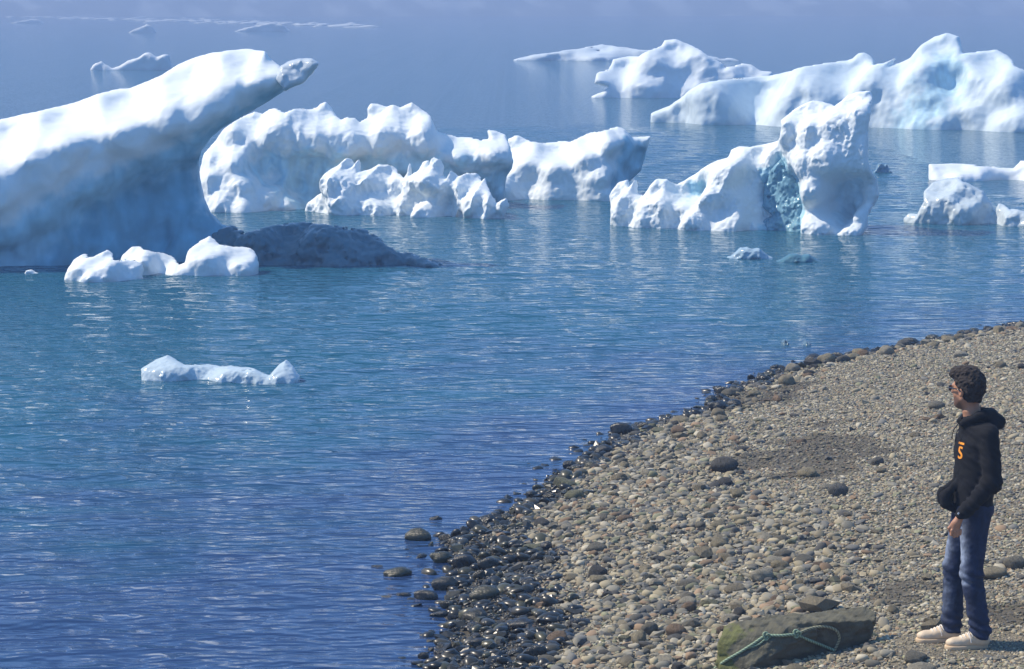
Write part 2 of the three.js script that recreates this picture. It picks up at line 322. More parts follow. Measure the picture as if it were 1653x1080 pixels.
iceberg('iceberg', 'wide white iceberg with scalloped crest and shaded blue hollow behind the spiky low ice', 'iceberg', {
  base: [[325, 337], [815, 337]], cell: 0.03, thick: 2.2, round: 0.09, rough: 0.08, freq: 2.2, scallop: 0.03, scallopFreq: 2.1, big: 0.22, seed: 5.1, ridge: 0.2, ridgeFreq: 2, soft: 0.24,
  outline: [[325, 338], [320, 300], [321, 275], [325, 250], [335, 235], [350, 215], [375, 195], [400, 185], [412, 189], [425, 180], [437, 178], [455, 184], [470, 177], [490, 181], [503, 178], [508, 172], [517, 168], [525, 177], [535, 190], [545, 196], [555, 192], [568, 194], [576, 200], [587, 194], [586, 180], [592, 171], [605, 173], [618, 177], [630, 173], [640, 178], [660, 170], [675, 180], [692, 190], [700, 205], [705, 215], [722, 222], [735, 226], [760, 227], [775, 230], [788, 228], [785, 214], [800, 216], [816, 222], [824, 240], [829, 262], [826, 276], [818, 288], [812, 337]],
  relief: [[340, 230, -0.9], [400, 186, -1.3], [515, 170, -1.3], [600, 175, -1.3], [660, 172, -1.3], [740, 228, -1.2], [800, 217, -1.0], [370, 225, -0.3], [440, 225, -0.1], [500, 235, 0.05], [560, 240, 0], [620, 225, 0], [680, 230, 0.05], [740, 255, 0], [800, 255, 0.1],
    [420, 265, -0.5], [500, 270, -0.6], [580, 275, -0.6], [650, 260, -0.4], [720, 280, -0.4], [800, 280, -0.3], [480, 310, -0.9], [560, 320, -0.9], [650, 320, -0.9], [750, 320, -0.7], [440, 285, -0.6],
    [335, 260, 0.1], [350, 290, 0.7], [380, 270, 0.55], [395, 300, 0.95], [360, 330, 1.1], [430, 315, 0.7], [470, 328, 0.5], [400, 335, 1.2], [325, 320, 0.6]],
  zones: [{ poly: [[385, 262], [440, 248], [520, 248], [600, 255], [680, 250], [760, 268], [826, 268], [826, 350], [480, 350], [470, 320], [440, 295], [400, 285]], color: [0.50, 0.70, 0.79], edge: 0.3, blend: 0.2 }],  // shade of the hollow painted into the ice as soft blue
});
iceberg('iceberg', 'low spiky white iceberg ridge floating in front of the scalloped one', 'iceberg', {
  base: [[487, 343], [826, 350]], cell: 0.024, thick: 1.2, round: 0.05, rough: 0.08, freq: 3, scallop: 0.012, scallopFreq: 3.6, big: 0.12, ridge: 0.45, ridgeFreq: 2.6, seed: 8.8, soft: 0.14, grain: 0.07, grainFreq: 8,
  outline: [[484, 343], [487, 330], [500, 318], [515, 312], [517, 290], [525, 275], [540, 262], [547, 257], [555, 268], [562, 261], [568, 280], [578, 278], [590, 270], [605, 271], [620, 283], [640, 290], [647, 280], [652, 265], [657, 284], [668, 278], [671, 264], [680, 262], [685, 270], [690, 256], [702, 259], [708, 272], [710, 285], [718, 290], [722, 277], [732, 287], [740, 282], [752, 285], [765, 297], [775, 289], [785, 300], [800, 312], [808, 325], [824, 318], [828, 330], [822, 348]],
  relief: [[545, 260, -0.3], [600, 272, -0.6], [690, 260, -0.1], [750, 285, -0.4], [500, 325, -0.1], [540, 300, 0.4], [560, 335, 0.6], [590, 300, 0.0], [630, 310, -0.3], [645, 335, 0.2], [672, 320, -0.1], [690, 300, 0.5], [692, 345, 0.9], [720, 330, 0.1], [740, 305, 0.2], [770, 330, 0.7], [800, 340, 0.8], [735, 345, 0.2], [600, 340, 0.4]],
});
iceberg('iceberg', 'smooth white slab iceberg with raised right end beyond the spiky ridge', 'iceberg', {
  base: [[800, 322], [1045, 322]], cell: 0.032, thick: 1.8, round: 0.1, rough: 0.06, freq: 1.8, scallop: 0.03, big: 0.12, ridge: 0.05, seed: 1.4, soft: 0.16,
  outline: [[795, 322], [792, 302], [815, 287], [828, 270], [822, 250], [819, 232], [835, 224], [850, 232], [880, 238], [900, 236], [925, 233], [950, 222], [975, 213], [1000, 208], [1012, 212], [1025, 226], [1040, 225], [1056, 224], [1051, 240], [1046, 262], [1040, 282], [1020, 300], [1000, 322]],
  relief: [[830, 230, -1.6], [900, 237, -1.6], [950, 222, -1.3], [1000, 209, -0.8], [800, 310, 0.3], [850, 280, -0.3], [900, 280, 0.1], [950, 260, 0.2], [985, 235, 0.25], [900, 320, 0.2], [970, 290, 0.5], [975, 318, 0.5], [1010, 250, -0.6], [1035, 260, -1.2], [1050, 230, -0.9], [1000, 300, -0.4], [1025, 290, -1.1]],
  zones: [{ poly: [[1012, 225], [1000, 260], [985, 300], [980, 330], [1060, 330], [1060, 250], [1040, 240]], color: BLUE, edge: 0.1, blend: 0.08 }],  // painted shade: blue on the end that faces away from the sun
});
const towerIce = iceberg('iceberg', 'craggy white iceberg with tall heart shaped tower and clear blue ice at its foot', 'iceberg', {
  base: [[975, 362], [1405, 377]], cell: 0.024, thick: 1.4, round: 0.06, rough: 0.07, freq: 3, scallop: 0.02, scallopFreq: 3.4, big: 0.12, ridge: 0.25, ridgeFreq: 2.2, soft: 0.12, bulge: 0.16, seed: 6.6, grain: 0.045, grainFreq: 12,
  outline: [[985, 345], [975, 328], [973, 318], [985, 297], [1000, 293], [1008, 305], [1018, 292], [1024, 312], [1035, 318], [1045, 300], [1055, 290], [1070, 291], [1080, 300], [1100, 287], [1120, 275], [1140, 262], [1155, 258], [1160, 245], [1172, 240], [1190, 241], [1215, 236], [1240, 230], [1256, 222], [1258, 205], [1254, 195], [1262, 180], [1275, 172], [1290, 165], [1310, 168], [1330, 174], [1345, 165], [1352, 155], [1370, 150], [1385, 149], [1395, 162], [1404, 182], [1400, 210], [1402, 250], [1408, 290], [1410, 318], [1401, 340], [1403, 365], [1396, 383]],
  relief: [[1275, 172, -0.6], [1310, 168, -0.7], [1375, 150, -0.6], [1270, 210, 0.1], [1310, 215, 0.3], [1350, 205, 0.35], [1385, 190, 0.2], [1300, 270, 0.45], [1340, 260, 0.6], [1385, 260, 0.3], [1320, 310, 0.65], [1318, 370, 0.75], [1345, 365, 0.7], [1362, 308, -0.5], [1365, 345, -0.6], [1350, 330, -0.45], [1372, 325, -0.5], [1390, 350, 0.4], [1402, 320, -0.1], [1380, 375, 0.7],
    [1160, 245, -0.6], [1215, 238, -0.7], [1175, 280, 0.35], [1178, 330, 0.4], [1205, 290, -0.2], [1240, 260, -0.35], [1240, 310, -0.55], [1265, 330, -0.4], [1270, 290, -0.25], [1235, 350, -0.2], [1280, 370, 0.0], [1225, 372, 0.2], [1115, 310, -0.55], [1100, 300, -0.5],
    [985, 310, -0.2], [1055, 295, 0], [1075, 335, 0.5], [1150, 325, 0.55], [1130, 360, 0.8], [1060, 360, 0.6], [1010, 335, 0.3], [1190, 365, 0.7], [1105, 340, 0.4]],
  zones: [{ poly: [[1218, 275], [1250, 245], [1262, 260], [1290, 300], [1300, 340], [1300, 385], [1215, 380], [1245, 350], [1225, 320]], color: BLUE, edge: 0.14, blend: 0.05 }, { poly: [[1345, 300], [1385, 285], [1380, 350], [1365, 372], [1345, 350], [1338, 325]], color: [0.62, 0.76, 0.83], edge: 0.05, blend: 0.05 }, { poly: [[1095, 300], [1130, 295], [1135, 325], [1100, 322]], color: BLUE, edge: 0.1 }],  // clear blue ice; the second zone paints in the shade of the tower recess
});
{
  const c = iceBody({ base: [[975, 362], [1405, 377]], cell: 0.02, thick: 0.7, round: 0.05, rough: 0.13, freq: 5, scallop: 0.05, scallopFreq: 6, big: 0.1, grain: 0.04, grainFreq: 12, color: [0.24, 0.45, 0.56], mat: WETICE, seed: 4.2,
    outline: [[1214, 374], [1222, 355], [1240, 350], [1222, 335], [1222, 300], [1236, 275], [1252, 258], [1264, 268], [1284, 300], [1298, 335], [1304, 378]], relief: [[1250, 262, -0.2], [1235, 310, -0.3], [1265, 310, -0.12], [1240, 345, -0.15], [1275, 345, 0.0], [1255, 372, 0.12], [1290, 372, 0.2]] });
  c.name = 'clear_ice'; c.userData.label = 'dark blue glassy ice at the foot of the tower'; c.position.sub(towerIce.position); towerIce.add(c);
}
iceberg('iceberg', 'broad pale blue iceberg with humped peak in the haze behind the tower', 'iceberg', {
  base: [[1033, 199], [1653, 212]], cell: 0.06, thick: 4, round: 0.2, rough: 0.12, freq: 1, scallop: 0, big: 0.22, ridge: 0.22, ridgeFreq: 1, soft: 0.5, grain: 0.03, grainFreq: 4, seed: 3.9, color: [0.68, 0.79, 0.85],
  outline: [[1030, 184], [1060, 172], [1090, 150], [1120, 135], [1160, 128], [1200, 125], [1250, 115], [1300, 104], [1335, 98], [1345, 88], [1355, 87], [1365, 92], [1380, 106], [1400, 104], [1416, 95], [1413, 107], [1440, 95], [1460, 72], [1475, 60], [1495, 54], [1515, 60], [1522, 75], [1530, 88], [1550, 85], [1578, 82], [1600, 92], [1625, 108], [1653, 118], [1700, 125], [1760, 150], [1800, 223]],
  relief: [[1060, 172, -1], [1200, 126, -2.6], [1350, 90, -2.6], [1440, 96, -2], [1495, 56, -2.4], [1580, 84, -2.2], [1700, 125, -2.4], [1150, 170, 0], [1300, 170, 0.2], [1400, 150, -0.4], [1470, 130, -0.4], [1500, 170, -0.2], [1530, 130, -1.5], [1560, 140, -0.3], [1620, 160, 0.2], [1500, 205, 0.4], [1640, 205, 0.9], [1300, 195, 0.6], [1560, 190, 0.1]],
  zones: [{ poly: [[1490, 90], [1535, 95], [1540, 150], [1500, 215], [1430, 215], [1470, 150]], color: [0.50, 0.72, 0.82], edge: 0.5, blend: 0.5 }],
});
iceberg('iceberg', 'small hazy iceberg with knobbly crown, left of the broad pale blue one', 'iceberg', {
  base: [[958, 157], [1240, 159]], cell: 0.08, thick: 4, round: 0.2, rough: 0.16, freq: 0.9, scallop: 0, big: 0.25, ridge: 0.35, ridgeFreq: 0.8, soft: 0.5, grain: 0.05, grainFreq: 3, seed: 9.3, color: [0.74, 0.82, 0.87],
  outline: [[955, 155], [975, 147], [982, 140], [960, 135], [961, 117], [975, 112], [978, 97], [1000, 93], [1020, 92], [1040, 82], [1058, 75], [1062, 66], [1080, 64], [1100, 72], [1125, 82], [1145, 95], [1160, 103], [1165, 110], [1190, 104], [1205, 106], [1220, 115], [1240, 118], [1250, 160]],
  relief: [[1000, 93, -2], [1080, 66, -2], [1200, 106, -2], [970, 150, 0.6], [1050, 110, -0.2], [1040, 150, 0.8], [1110, 120, -0.6], [1110, 155, 0], [1180, 130, -0.5]],
});
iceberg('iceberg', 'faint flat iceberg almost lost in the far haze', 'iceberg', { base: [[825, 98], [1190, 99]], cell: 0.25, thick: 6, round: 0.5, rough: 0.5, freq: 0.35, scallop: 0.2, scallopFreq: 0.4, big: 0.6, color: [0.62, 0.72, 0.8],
  outline: [[822, 98], [860, 89], [890, 84], [930, 79], [965, 72], [1010, 77], [1060, 80], [1100, 85], [1180, 94], [1195, 99]], relief: [[965, 74, -3], [965, 97, 0.5], [850, 92, -1]] });
iceberg('iceberg', 'small translucent ice chunk with rounded hump near the right edge', 'iceberg', { base: [[1460, 358], [1680, 365]], cell: 0.022, thick: 1.0, round: 0.08, rough: 0.06, freq: 3, scallop: 0.05, scallopFreq: 3.4, seed: 7.2, color: [0.66, 0.75, 0.79],
  outline: [[1458, 352], [1466, 344], [1482, 345], [1492, 325], [1487, 310], [1495, 297], [1515, 292], [1535, 290], [1555, 298], [1580, 311], [1593, 330], [1597, 345], [1605, 331], [1618, 334], [1628, 338], [1645, 338], [1665, 345], [1690, 350], [1695, 367]],
  relief: [[1520, 292, -0.5], [1530, 330, 0.2], [1500, 345, 0.3], [1560, 345, 0.3], [1597, 345, -0.2], [1640, 355, 0.3], [1560, 310, -0.2]], mat: WETICE });
iceberg('ice_floe', 'flat white ice floe cut off by the right edge, above the translucent chunk', 'ice floe', { base: [[1500, 292], [1720, 294]], cell: 0.05, thick: 1.6, round: 0.12, rough: 0.08, scallop: 0.05, color: [0.78, 0.84, 0.88],
  outline: [[1500, 293], [1500, 267], [1550, 267], [1600, 272], [1640, 276], [1651, 264], [1690, 258], [1730, 262], [1735, 293]], relief: [[1550, 267, -0.7], [1640, 276, -0.7], [1550, 290, 0.2], [1680, 290, 0.2]] });
iceberg('ice_floe', 'lumpy white ice floe with two small knobs, nearest the leaning iceberg', 'ice floe', { base: [[95, 453], [212, 455]], cell: 0.025, thick: 0.8, round: 0.14, rough: 0.07, freq: 3, scallop: 0.04, scallopFreq: 4, big: 0.08, seed: 4.4,
  outline: [[94, 453], [95, 438], [98, 425], [110, 417], [122, 421], [132, 420], [147, 411], [158, 419], [175, 423], [195, 427], [208, 434], [213, 453]], relief: [[110, 418, -0.5], [150, 413, -0.5], [200, 428, -0.4], [120, 440, 0.1], [170, 440, 0.12], [150, 452, 0.25]] });
iceberg('ice_floe', 'white ice floe with rounded hump at its right end under the leaning iceberg', 'ice floe', { base: [[180, 445], [414, 445]], cell: 0.025, thick: 0.9, round: 0.16, rough: 0.06, freq: 2.5, scallop: 0.03, scallopFreq: 3, big: 0.08, seed: 9.9,
  outline: [[178, 445], [184, 420], [200, 407], [230, 409], [250, 416], [270, 424], [286, 431], [296, 427], [297, 409], [310, 399], [327, 390], [345, 401], [370, 406], [395, 408], [408, 418], [414, 430], [413, 445]], relief: [[200, 408, -0.6], [260, 420, -0.5], [327, 392, -0.6], [390, 409, -0.6], [230, 430, 0.05], [330, 425, 0.15], [390, 430, 0.1], [290, 442, 0.15]] });
iceberg('ice_fragment', 'tiny white ice fragment beside the left floe', 'ice', { base: [[38, 443], [60, 443]], cell: 0.015, thick: 0.2, round: 0.04, rough: 0.03, freq: 6, scallop: 0, big: 0.02, outline: [[38, 443], [41, 436], [48, 437], [54, 441], [60, 443]], sunk: 0.1 });
iceberg('growler', 'small low clear ice growler drifting alone on the open blue water', 'ice', { base: [[220, 616], [482, 618]], cell: 0.012, thick: 0.5, round: 0.04, rough: 0.035, freq: 5, scallop: 0.025, scallopFreq: 7, big: 0.06, fine: 0.02, grain: 0.02, grainFreq: 14, sunk: 0.25, color: [0.60, 0.72, 0.78], mat: WETICE, seed: 3.1,
  outline: [[222, 613], [220, 601], [240, 589], [258, 583], [275, 590], [290, 595], [320, 597], [345, 600], [362, 597], [385, 598], [405, 599], [420, 606], [432, 609], [445, 594], [455, 588], [468, 598], [480, 612], [480, 617]], relief: [[258, 585, -0.3], [340, 600, -0.3], [455, 590, -0.2], [260, 605, 0.05], [350, 612, 0.1], [450, 610, 0.1]] });
[[1410, 1442, 264, 279, 'small dark clear ice lump on the water right of the tower', [0.2, 0.34, 0.45]], [1175, 1250, 401, 418, 'slushy clear ice patch awash in front of the tower iceberg', [0.4, 0.55, 0.65]], [1255, 1330, 411, 424, 'dark clear ice patch awash beside the slushy one', [0.10, 0.24, 0.32]], [1263, 1276, 551, 558, 'left one of two tiny dark ice bits off the far beach', [0.12, 0.2, 0.26]], [1298, 1311, 552, 559, 'right one of two tiny dark ice bits off the far beach', [0.12, 0.2, 0.26]]].forEach(([a, b, t, y, label, color], i) => {
  const w = b - a; iceberg('ice_fragment', label, 'ice', { base: [[a, y], [b, y]], cell: w < 20 ? 0.008 : 0.015, thick: i === 1 || i === 2 ? 0.7 : 0.2, round: 0.04, rough: 0.06, freq: 5, scallop: 0.03, scallopFreq: 8, big: 0.03, sunk: 0.1, color, mat: WETICE, seed: i * 3.3,
    outline: [[a, y], [a + 0.1 * w, y - 3], [a + 0.3 * w, t + 1], [a + 0.45 * w, t], [a + 0.55 * w, t + 3], [a + 0.7 * w, t + 1], [a + 0.9 * w, y - 3], [b, y]] });
});
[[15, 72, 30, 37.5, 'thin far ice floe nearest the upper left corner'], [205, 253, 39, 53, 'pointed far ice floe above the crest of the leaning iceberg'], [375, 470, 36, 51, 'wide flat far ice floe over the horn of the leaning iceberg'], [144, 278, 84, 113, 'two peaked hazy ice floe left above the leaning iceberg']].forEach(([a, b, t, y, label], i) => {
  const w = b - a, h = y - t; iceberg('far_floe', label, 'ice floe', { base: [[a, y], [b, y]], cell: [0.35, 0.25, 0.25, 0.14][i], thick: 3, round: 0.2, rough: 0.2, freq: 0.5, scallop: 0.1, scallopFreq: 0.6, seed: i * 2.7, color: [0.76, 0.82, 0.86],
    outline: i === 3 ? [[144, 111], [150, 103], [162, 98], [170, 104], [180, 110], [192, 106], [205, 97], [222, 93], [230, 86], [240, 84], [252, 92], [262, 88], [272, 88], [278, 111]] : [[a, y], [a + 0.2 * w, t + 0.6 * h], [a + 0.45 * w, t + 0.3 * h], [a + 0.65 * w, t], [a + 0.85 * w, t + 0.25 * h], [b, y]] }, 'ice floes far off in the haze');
});
{                                                              // line of brash ice along the far water
  const R = rng(5), G = new THREE.IcosahedronGeometry(0.8, 1), o = new THREE.InstancedMesh(G, std({ color: lin(0.6, 0.66, 0.7), roughness: 0.6 }), 200), m = new THREE.Matrix4();
  for (let i = 0; i < 200; i++) { const x = -40 + 640 * Math.pow(R(), 1.3), p = onWater(x, 25.5 + x * 0.030 + (R() - 0.5) * 10 * R()); m.makeRotationY(R() * 6).scale(V(1.2 + 2 * R(), 0.25 + 0.5 * R() * R(), 1 + R())).setPosition(p.x, 0.05, p.z); o.setMatrixAt(i, m); }
  top(o, 'brash_ice'); o.userData.kind = 'stuff'; o.userData.label = 'thin line of brash ice along the far shore';
}
console.log('ice done');

// ------------------------------------------------------------------ stones
function roundStone(seed, flat, detail, lump) {
  let G = mergeVertices(new THREE.IcosahedronGeometry(1, detail).deleteAttribute('uv').deleteAttribute('normal'), 1e-4); const p = G.attributes.position;
  for (let i = 0; i < p.count; i++) {
    const v = V().fromBufferAttribute(p, i), n = 1 + lump * fbm(v.x * 0.9 + seed, v.y * 0.9, v.z * 0.9, 3) + 0.05 * N3(v.x * 4 + seed, v.y * 4, v.z * 4);
    p.setXYZ(i, v.x * n, v.y * n * flat, v.z * n * 0.8);
  }
  G.computeVertexNormals(); return G;
}
function sharpStone(seed, n, flat) {
  const R = rng(seed), pts = []; for (let i = 0; i < n; i++) { const a = R() * 6.283, y = R() * 2 - 1, r = Math.sqrt(1 - y * y), q = 0.75 + 0.35 * R(); pts.push(V(Math.cos(a) * r * q, y * flat * q, Math.sin(a) * r * 0.8 * q)); }
  const G = new ConvexGeometry(pts); G.deleteAttribute('uv'); return G;
}
const STONE = [], PEB = [];
for (let i = 0; i < 7; i++) STONE.push(roundStone(i * 3.3, 0.5 + 0.05 * (i % 4), 3, 0.5));
for (let i = 0; i < 4; i++) STONE.push(sharpStone(40 + i, 22, 0.55));
for (let i = 0; i < 5; i++) PEB.push(roundStone(i * 5.7 + 1, 0.55, 1, 0.6));
for (let i = 0; i < 5; i++) PEB.push(sharpStone(80 + i, 13, 0.5 + 0.06 * i));
for (const G of STONE) setUV(G, (x, y, z) => [x * 0.9 + y * 0.5, z * 0.9 + y * 0.5]);
const speck = greyTex(256, (u, v) => 0.80 + 0.5 * tile((a, b) => fbm(a, b, 7.7, 4), u, v, 7) + 0.22 * tile((a, b) => N3(a, b, 3.5), u, v, 60));
const TONES = [[0.185, 0.170, 0.130], [0.245, 0.208, 0.136], [0.34, 0.305, 0.225], [0.125, 0.121, 0.106], [0.275, 0.235, 0.150], [0.070, 0.068, 0.062], [0.225, 0.155, 0.095], [0.185, 0.182, 0.110]];
const TONENAME = ['grey', 'tan', 'pale', 'slate grey', 'buff', 'dark', 'rusty', 'greenish'];
const dryMat = TONES.map(c => std({ color: lin(...c), roughness: 0.88, map: speck, bumpMap: speck, bumpScale: 0.03 }));
const wetMat = TONES.map(c => std({ color: lin(c[0] * 0.27, c[1] * 0.255, c[2] * 0.20), roughness: 0.25, map: speck, bumpMap: speck, bumpScale: 0.01 }));
const SPOTS = [];
function putStone(name, x, z, w, opt, label, category, group) {
  const R = rng(Math.round(x * 977 + z * 3571)), m = new THREE.Mesh(STONE[opt.shape ?? Math.floor(R() * STONE.length)], (opt.wet ? wetMat : dryMat)[opt.tone ?? 0]);
  const s = w / 2, h = opt.h ?? 1, ground = Math.max(beachH(x, z), opt.afloat ?? -9);
  m.scale.set(s, s * h, s * (opt.deep ?? 1)); m.rotation.set((R() - 0.5) * 0.3, opt.turn ?? (R() - 0.5) * 1.6, (R() - 0.5) * 0.3);
  m.position.set(x, ground + s * h * (opt.lift ?? 0.3), z);
  SPOTS.push([x, z, s]); top(m, name); return tag(m, label, category, group);
}
// stones one can single out: [x, y of its foot, width in pixels, tone, wet, height factor, label]
const NAMED = [
  [674, 872, 42, 7, 1, 0.95, 'large olive stone standing alone in the shallow water'], [703, 840, 21, 5, 1, 0.9, 'small black stone in the water behind the olive one'], [641, 931, 46, 7, 1, 0.7, 'wet brown stone awash, furthest out but one'], [609, 917, 24, 5, 1, 0.5, 'flat dark stone awash furthest from the beach'], [652, 964, 25, 5, 1, 0.8, 'dark wet stone in the water, middle of a short row'], [625, 967, 22, 3, 1, 0.7, 'dark wet stone at the outer end of a short row'], [687, 968, 36, 5, 1, 0.8, 'black double hump stone at the inner end of a short row'],
  [735, 1022, 12, 5, 1, 1, 'small round black pebble alone in the water near the bottom'], [712, 997, 28, 5, 1, 0.5, 'flat dark stone lying half under water by the shore'], [722, 985, 26, 0, 1, 0.8, 'brownish wet stone half in the water beside the flat dark one'], [683, 1066, 16, 5, 1, 1.2, 'upright black stone at the bottom edge of the waterline'], [712, 1064, 24, 5, 1, 1.1, 'rounded black stone beside the upright one at the bottom edge'],
  [750, 922, 40, 5, 1, 1, 'big glossy black cobble at the water edge'], [789, 922, 38, 3, 1, 0.8, 'slate blue wet cobble beside the glossy black one'], [712, 910, 38, 7, 1, 0.9, 'wet olive cobble touching the water'], [781, 970, 48, 7, 1, 0.8, 'broad wet olive stone with a pale line'], [718, 955, 42, 3, 1, 0.8, 'long wet grey stone at the water edge'],
  [1003, 702, 32, 5, 1, 0.9, 'dark round boulder in the water at the bend of the shore'], [919, 757, 22, 5, 1, 1, 'dark round stone at the waterline below the bend'], [975, 734, 30, 5, 1, 0.8, 'dark wet stone on the waterline between the boulder and the greenish rock'], [910, 790, 42, 7, 0, 0.8, 'angular greenish rock at the water edge', 8], [1170, 764, 44, 5, 0, 0.9, 'dark purplish boulder alone on the gravel'], [1354, 801, 32, 3, 0, 0.95, 'smooth blue grey stone on open gravel'], [1335, 792, 20, 2, 0, 0.8, 'pale stone touching the smooth blue grey one'], [1192, 805, 27, 4, 0, 0.9, 'buff oval stone below the dark purplish boulder'], [1423, 764, 16, 4, 0, 0.9, 'small buff stone alone on the upper gravel'],
  [1325, 992, 64, 1, 0, 0.85, 'large flat tan rock behind the rope tied slab', 9], [1349, 1011, 26, 1, 0, 1, 'round tan stone touching the rope tied slab'], [1510, 1022, 46, 1, 0, 0.9, 'big tan rock right behind the shoes', 9], [1500, 1008, 20, 4, 0, 0.7, 'yellowish wedge of stone by the big tan rock', 8], [1605, 935, 40, 4, 0, 0.8, 'long buff rock right of the jeans'], [1640, 920, 34, 0, 0, 0.9, 'grey rock at the right edge beside the buff one'], [1135, 905, 36, 1, 0, 1, 'pale tan pyramid shaped stone in the cobbles', 10], [1163, 888, 30, 4, 0, 0.9, 'buff stone behind the pyramid shaped one'], [1230, 940, 34, 2, 0, 0.9, 'pale rounded cobble right of the pyramid shaped one'], [967, 945, 32, 4, 0, 0.8, 'pale buff cobble on the wet dry border'], [963, 893, 32, 0, 0, 0.9, 'mauve grey cobble in the middle of the cobbles'], [1092, 1030, 34, 6, 0, 1, 'rusty brown stone left of the rope tied slab'], [1166, 1025, 18, 6, 0, 1.1, 'orange brown stone leaning on the rope tied slab'], [857, 1018, 20, 6, 0, 0.9, 'rust coloured chip among black wet stones', 8], [857, 890, 34, 7, 0, 0.5, 'yellow green flat stone beside the wet band', 8],
  [1252, 598, 18, 5, 1, 0.8, 'dark stone in the water off the far boulder row'], [1188, 616, 9, 4, 0, 0.7, 'tiny tan stone in the water by the far spit'], [1160, 630, 20, 5, 1, 0.7, 'dark wet rock at the tip of the far spit'], [1090, 650, 14, 5, 1, 0.5, 'low dark stone in the water left of the far spit'],
  [1280, 601, 24, 2, 0, 0.9, 'pale boulder at the left end of the far boulder row'], [1313, 592, 30, 5, 0, 0.9, 'dark angular boulder in the far boulder row', 9], [1335, 588, 30, 4, 0, 1, 'rounded buff boulder next to the dark angular one'], [1362, 586, 24, 3, 0, 0.8, 'slate boulder behind the gravel in the far row'], [1378, 582, 24, 4, 0, 0.8, 'pale buff boulder midway along the far row'], [1432, 573, 24, 2, 0, 1, 'pale grey boulder further along the far shore'], [1460, 561, 22, 3, 0, 1, 'grey boulder against the water on the far shore'], [1497, 558, 22, 2, 0, 1, 'whitish pointed boulder against the water', 9], [1533, 553, 26, 4, 0, 0.7, 'low buff boulder on the far rim'], [1549, 549, 16, 1, 0, 1, 'round tan boulder on the far rim'], [1648, 531, 16, 2, 0, 1.1, 'pale boulder where the beach meets the right edge'], [1552, 577, 24, 2, 0, 0.6, 'flat pale stone above the hair of the person'], [1616, 594, 18, 4, 0, 0.9, 'buff stone on the gravel right of the head'], [1650, 596, 14, 5, 0, 1, 'dark stone at the right edge level with the head'],
];
for (const [x, y, w, tone, wet, h, label, shape] of NAMED) {
  const p = onBeach(x, y), m = w / LENS * p.length() * 1.05, inWater = shoreDist(p.x, p.z) < 0;
  putStone(w > 28 ? 'boulder' : 'stone', p.x, p.z - m * 0.25, m, { tone, wet, h: h * 1.25, shape: shape ?? (x * 7 + y) % 7, deep: 0.9, turn: ((x % 7) - 3) * 0.12, afloat: inWater ? -0.03 : undefined, lift: 0.38 }, label, 'stone');
}
const MARKS = [['lone olive stone', 674, 872], ['angular greenish rock', 910, 790], ['dark purplish boulder', 1170, 764], ['smooth blue grey stone', 1354, 801], ['buff oval stone', 1192, 805], ['pyramid shaped stone', 1135, 905], ['pale buff cobble', 967, 945], ['mauve grey cobble', 963, 893], ['rusty brown stone', 1092, 1030], ['broad wet olive stone', 781, 970], ['glossy black cobble', 750, 922], ['dark round boulder', 1003, 702], ['far spit', 1160, 640], ['dark angular boulder', 1313, 592], ['whitish pointed boulder', 1497, 558], ['rope tied slab', 1290, 1030], ['rust coloured chip', 857, 1018], ['pale rounded cobble', 1230, 940], ['yellow green flat stone', 857, 890], ['large flat tan rock', 1325, 992], ['person', 1556, 1041], ['small buff stone', 1423, 764]].map(([n, x, y]) => { const p = onBeach(x, y); return [n, p.x, p.z]; });
const used = new Map();
function whereabouts(x, z) {
  let b = null, d = 1e9; for (const m of MARKS) { const q = Math.hypot(m[1] - x, (m[2] - z) * 0.5); if (q < d) { d = q; b = m; } }
  const dx = x - b[1], dz = (z - b[2]) * 0.35, far = d > 0.6 ? 'well ' : d < 0.2 ? 'close ' : '';
  return far + (Math.abs(dx) > Math.abs(dz) ? (dx < 0 ? 'left of the ' : 'right of the ') : dz < 0 ? 'behind the ' : 'in front of the ') + b[0];
}
const RS = rng(77), inView = (x, z, m) => Math.abs(x) < -z * 0.2015 + m && -z < 40;
const free = (x, z, r) => SPOTS.every(([a, b, s]) => Math.hypot(a - x, b - z) > (s + r) * 0.85) && Math.hypot(x - MAN.x, (z - MAN.z) * 1.3) > 0.42;
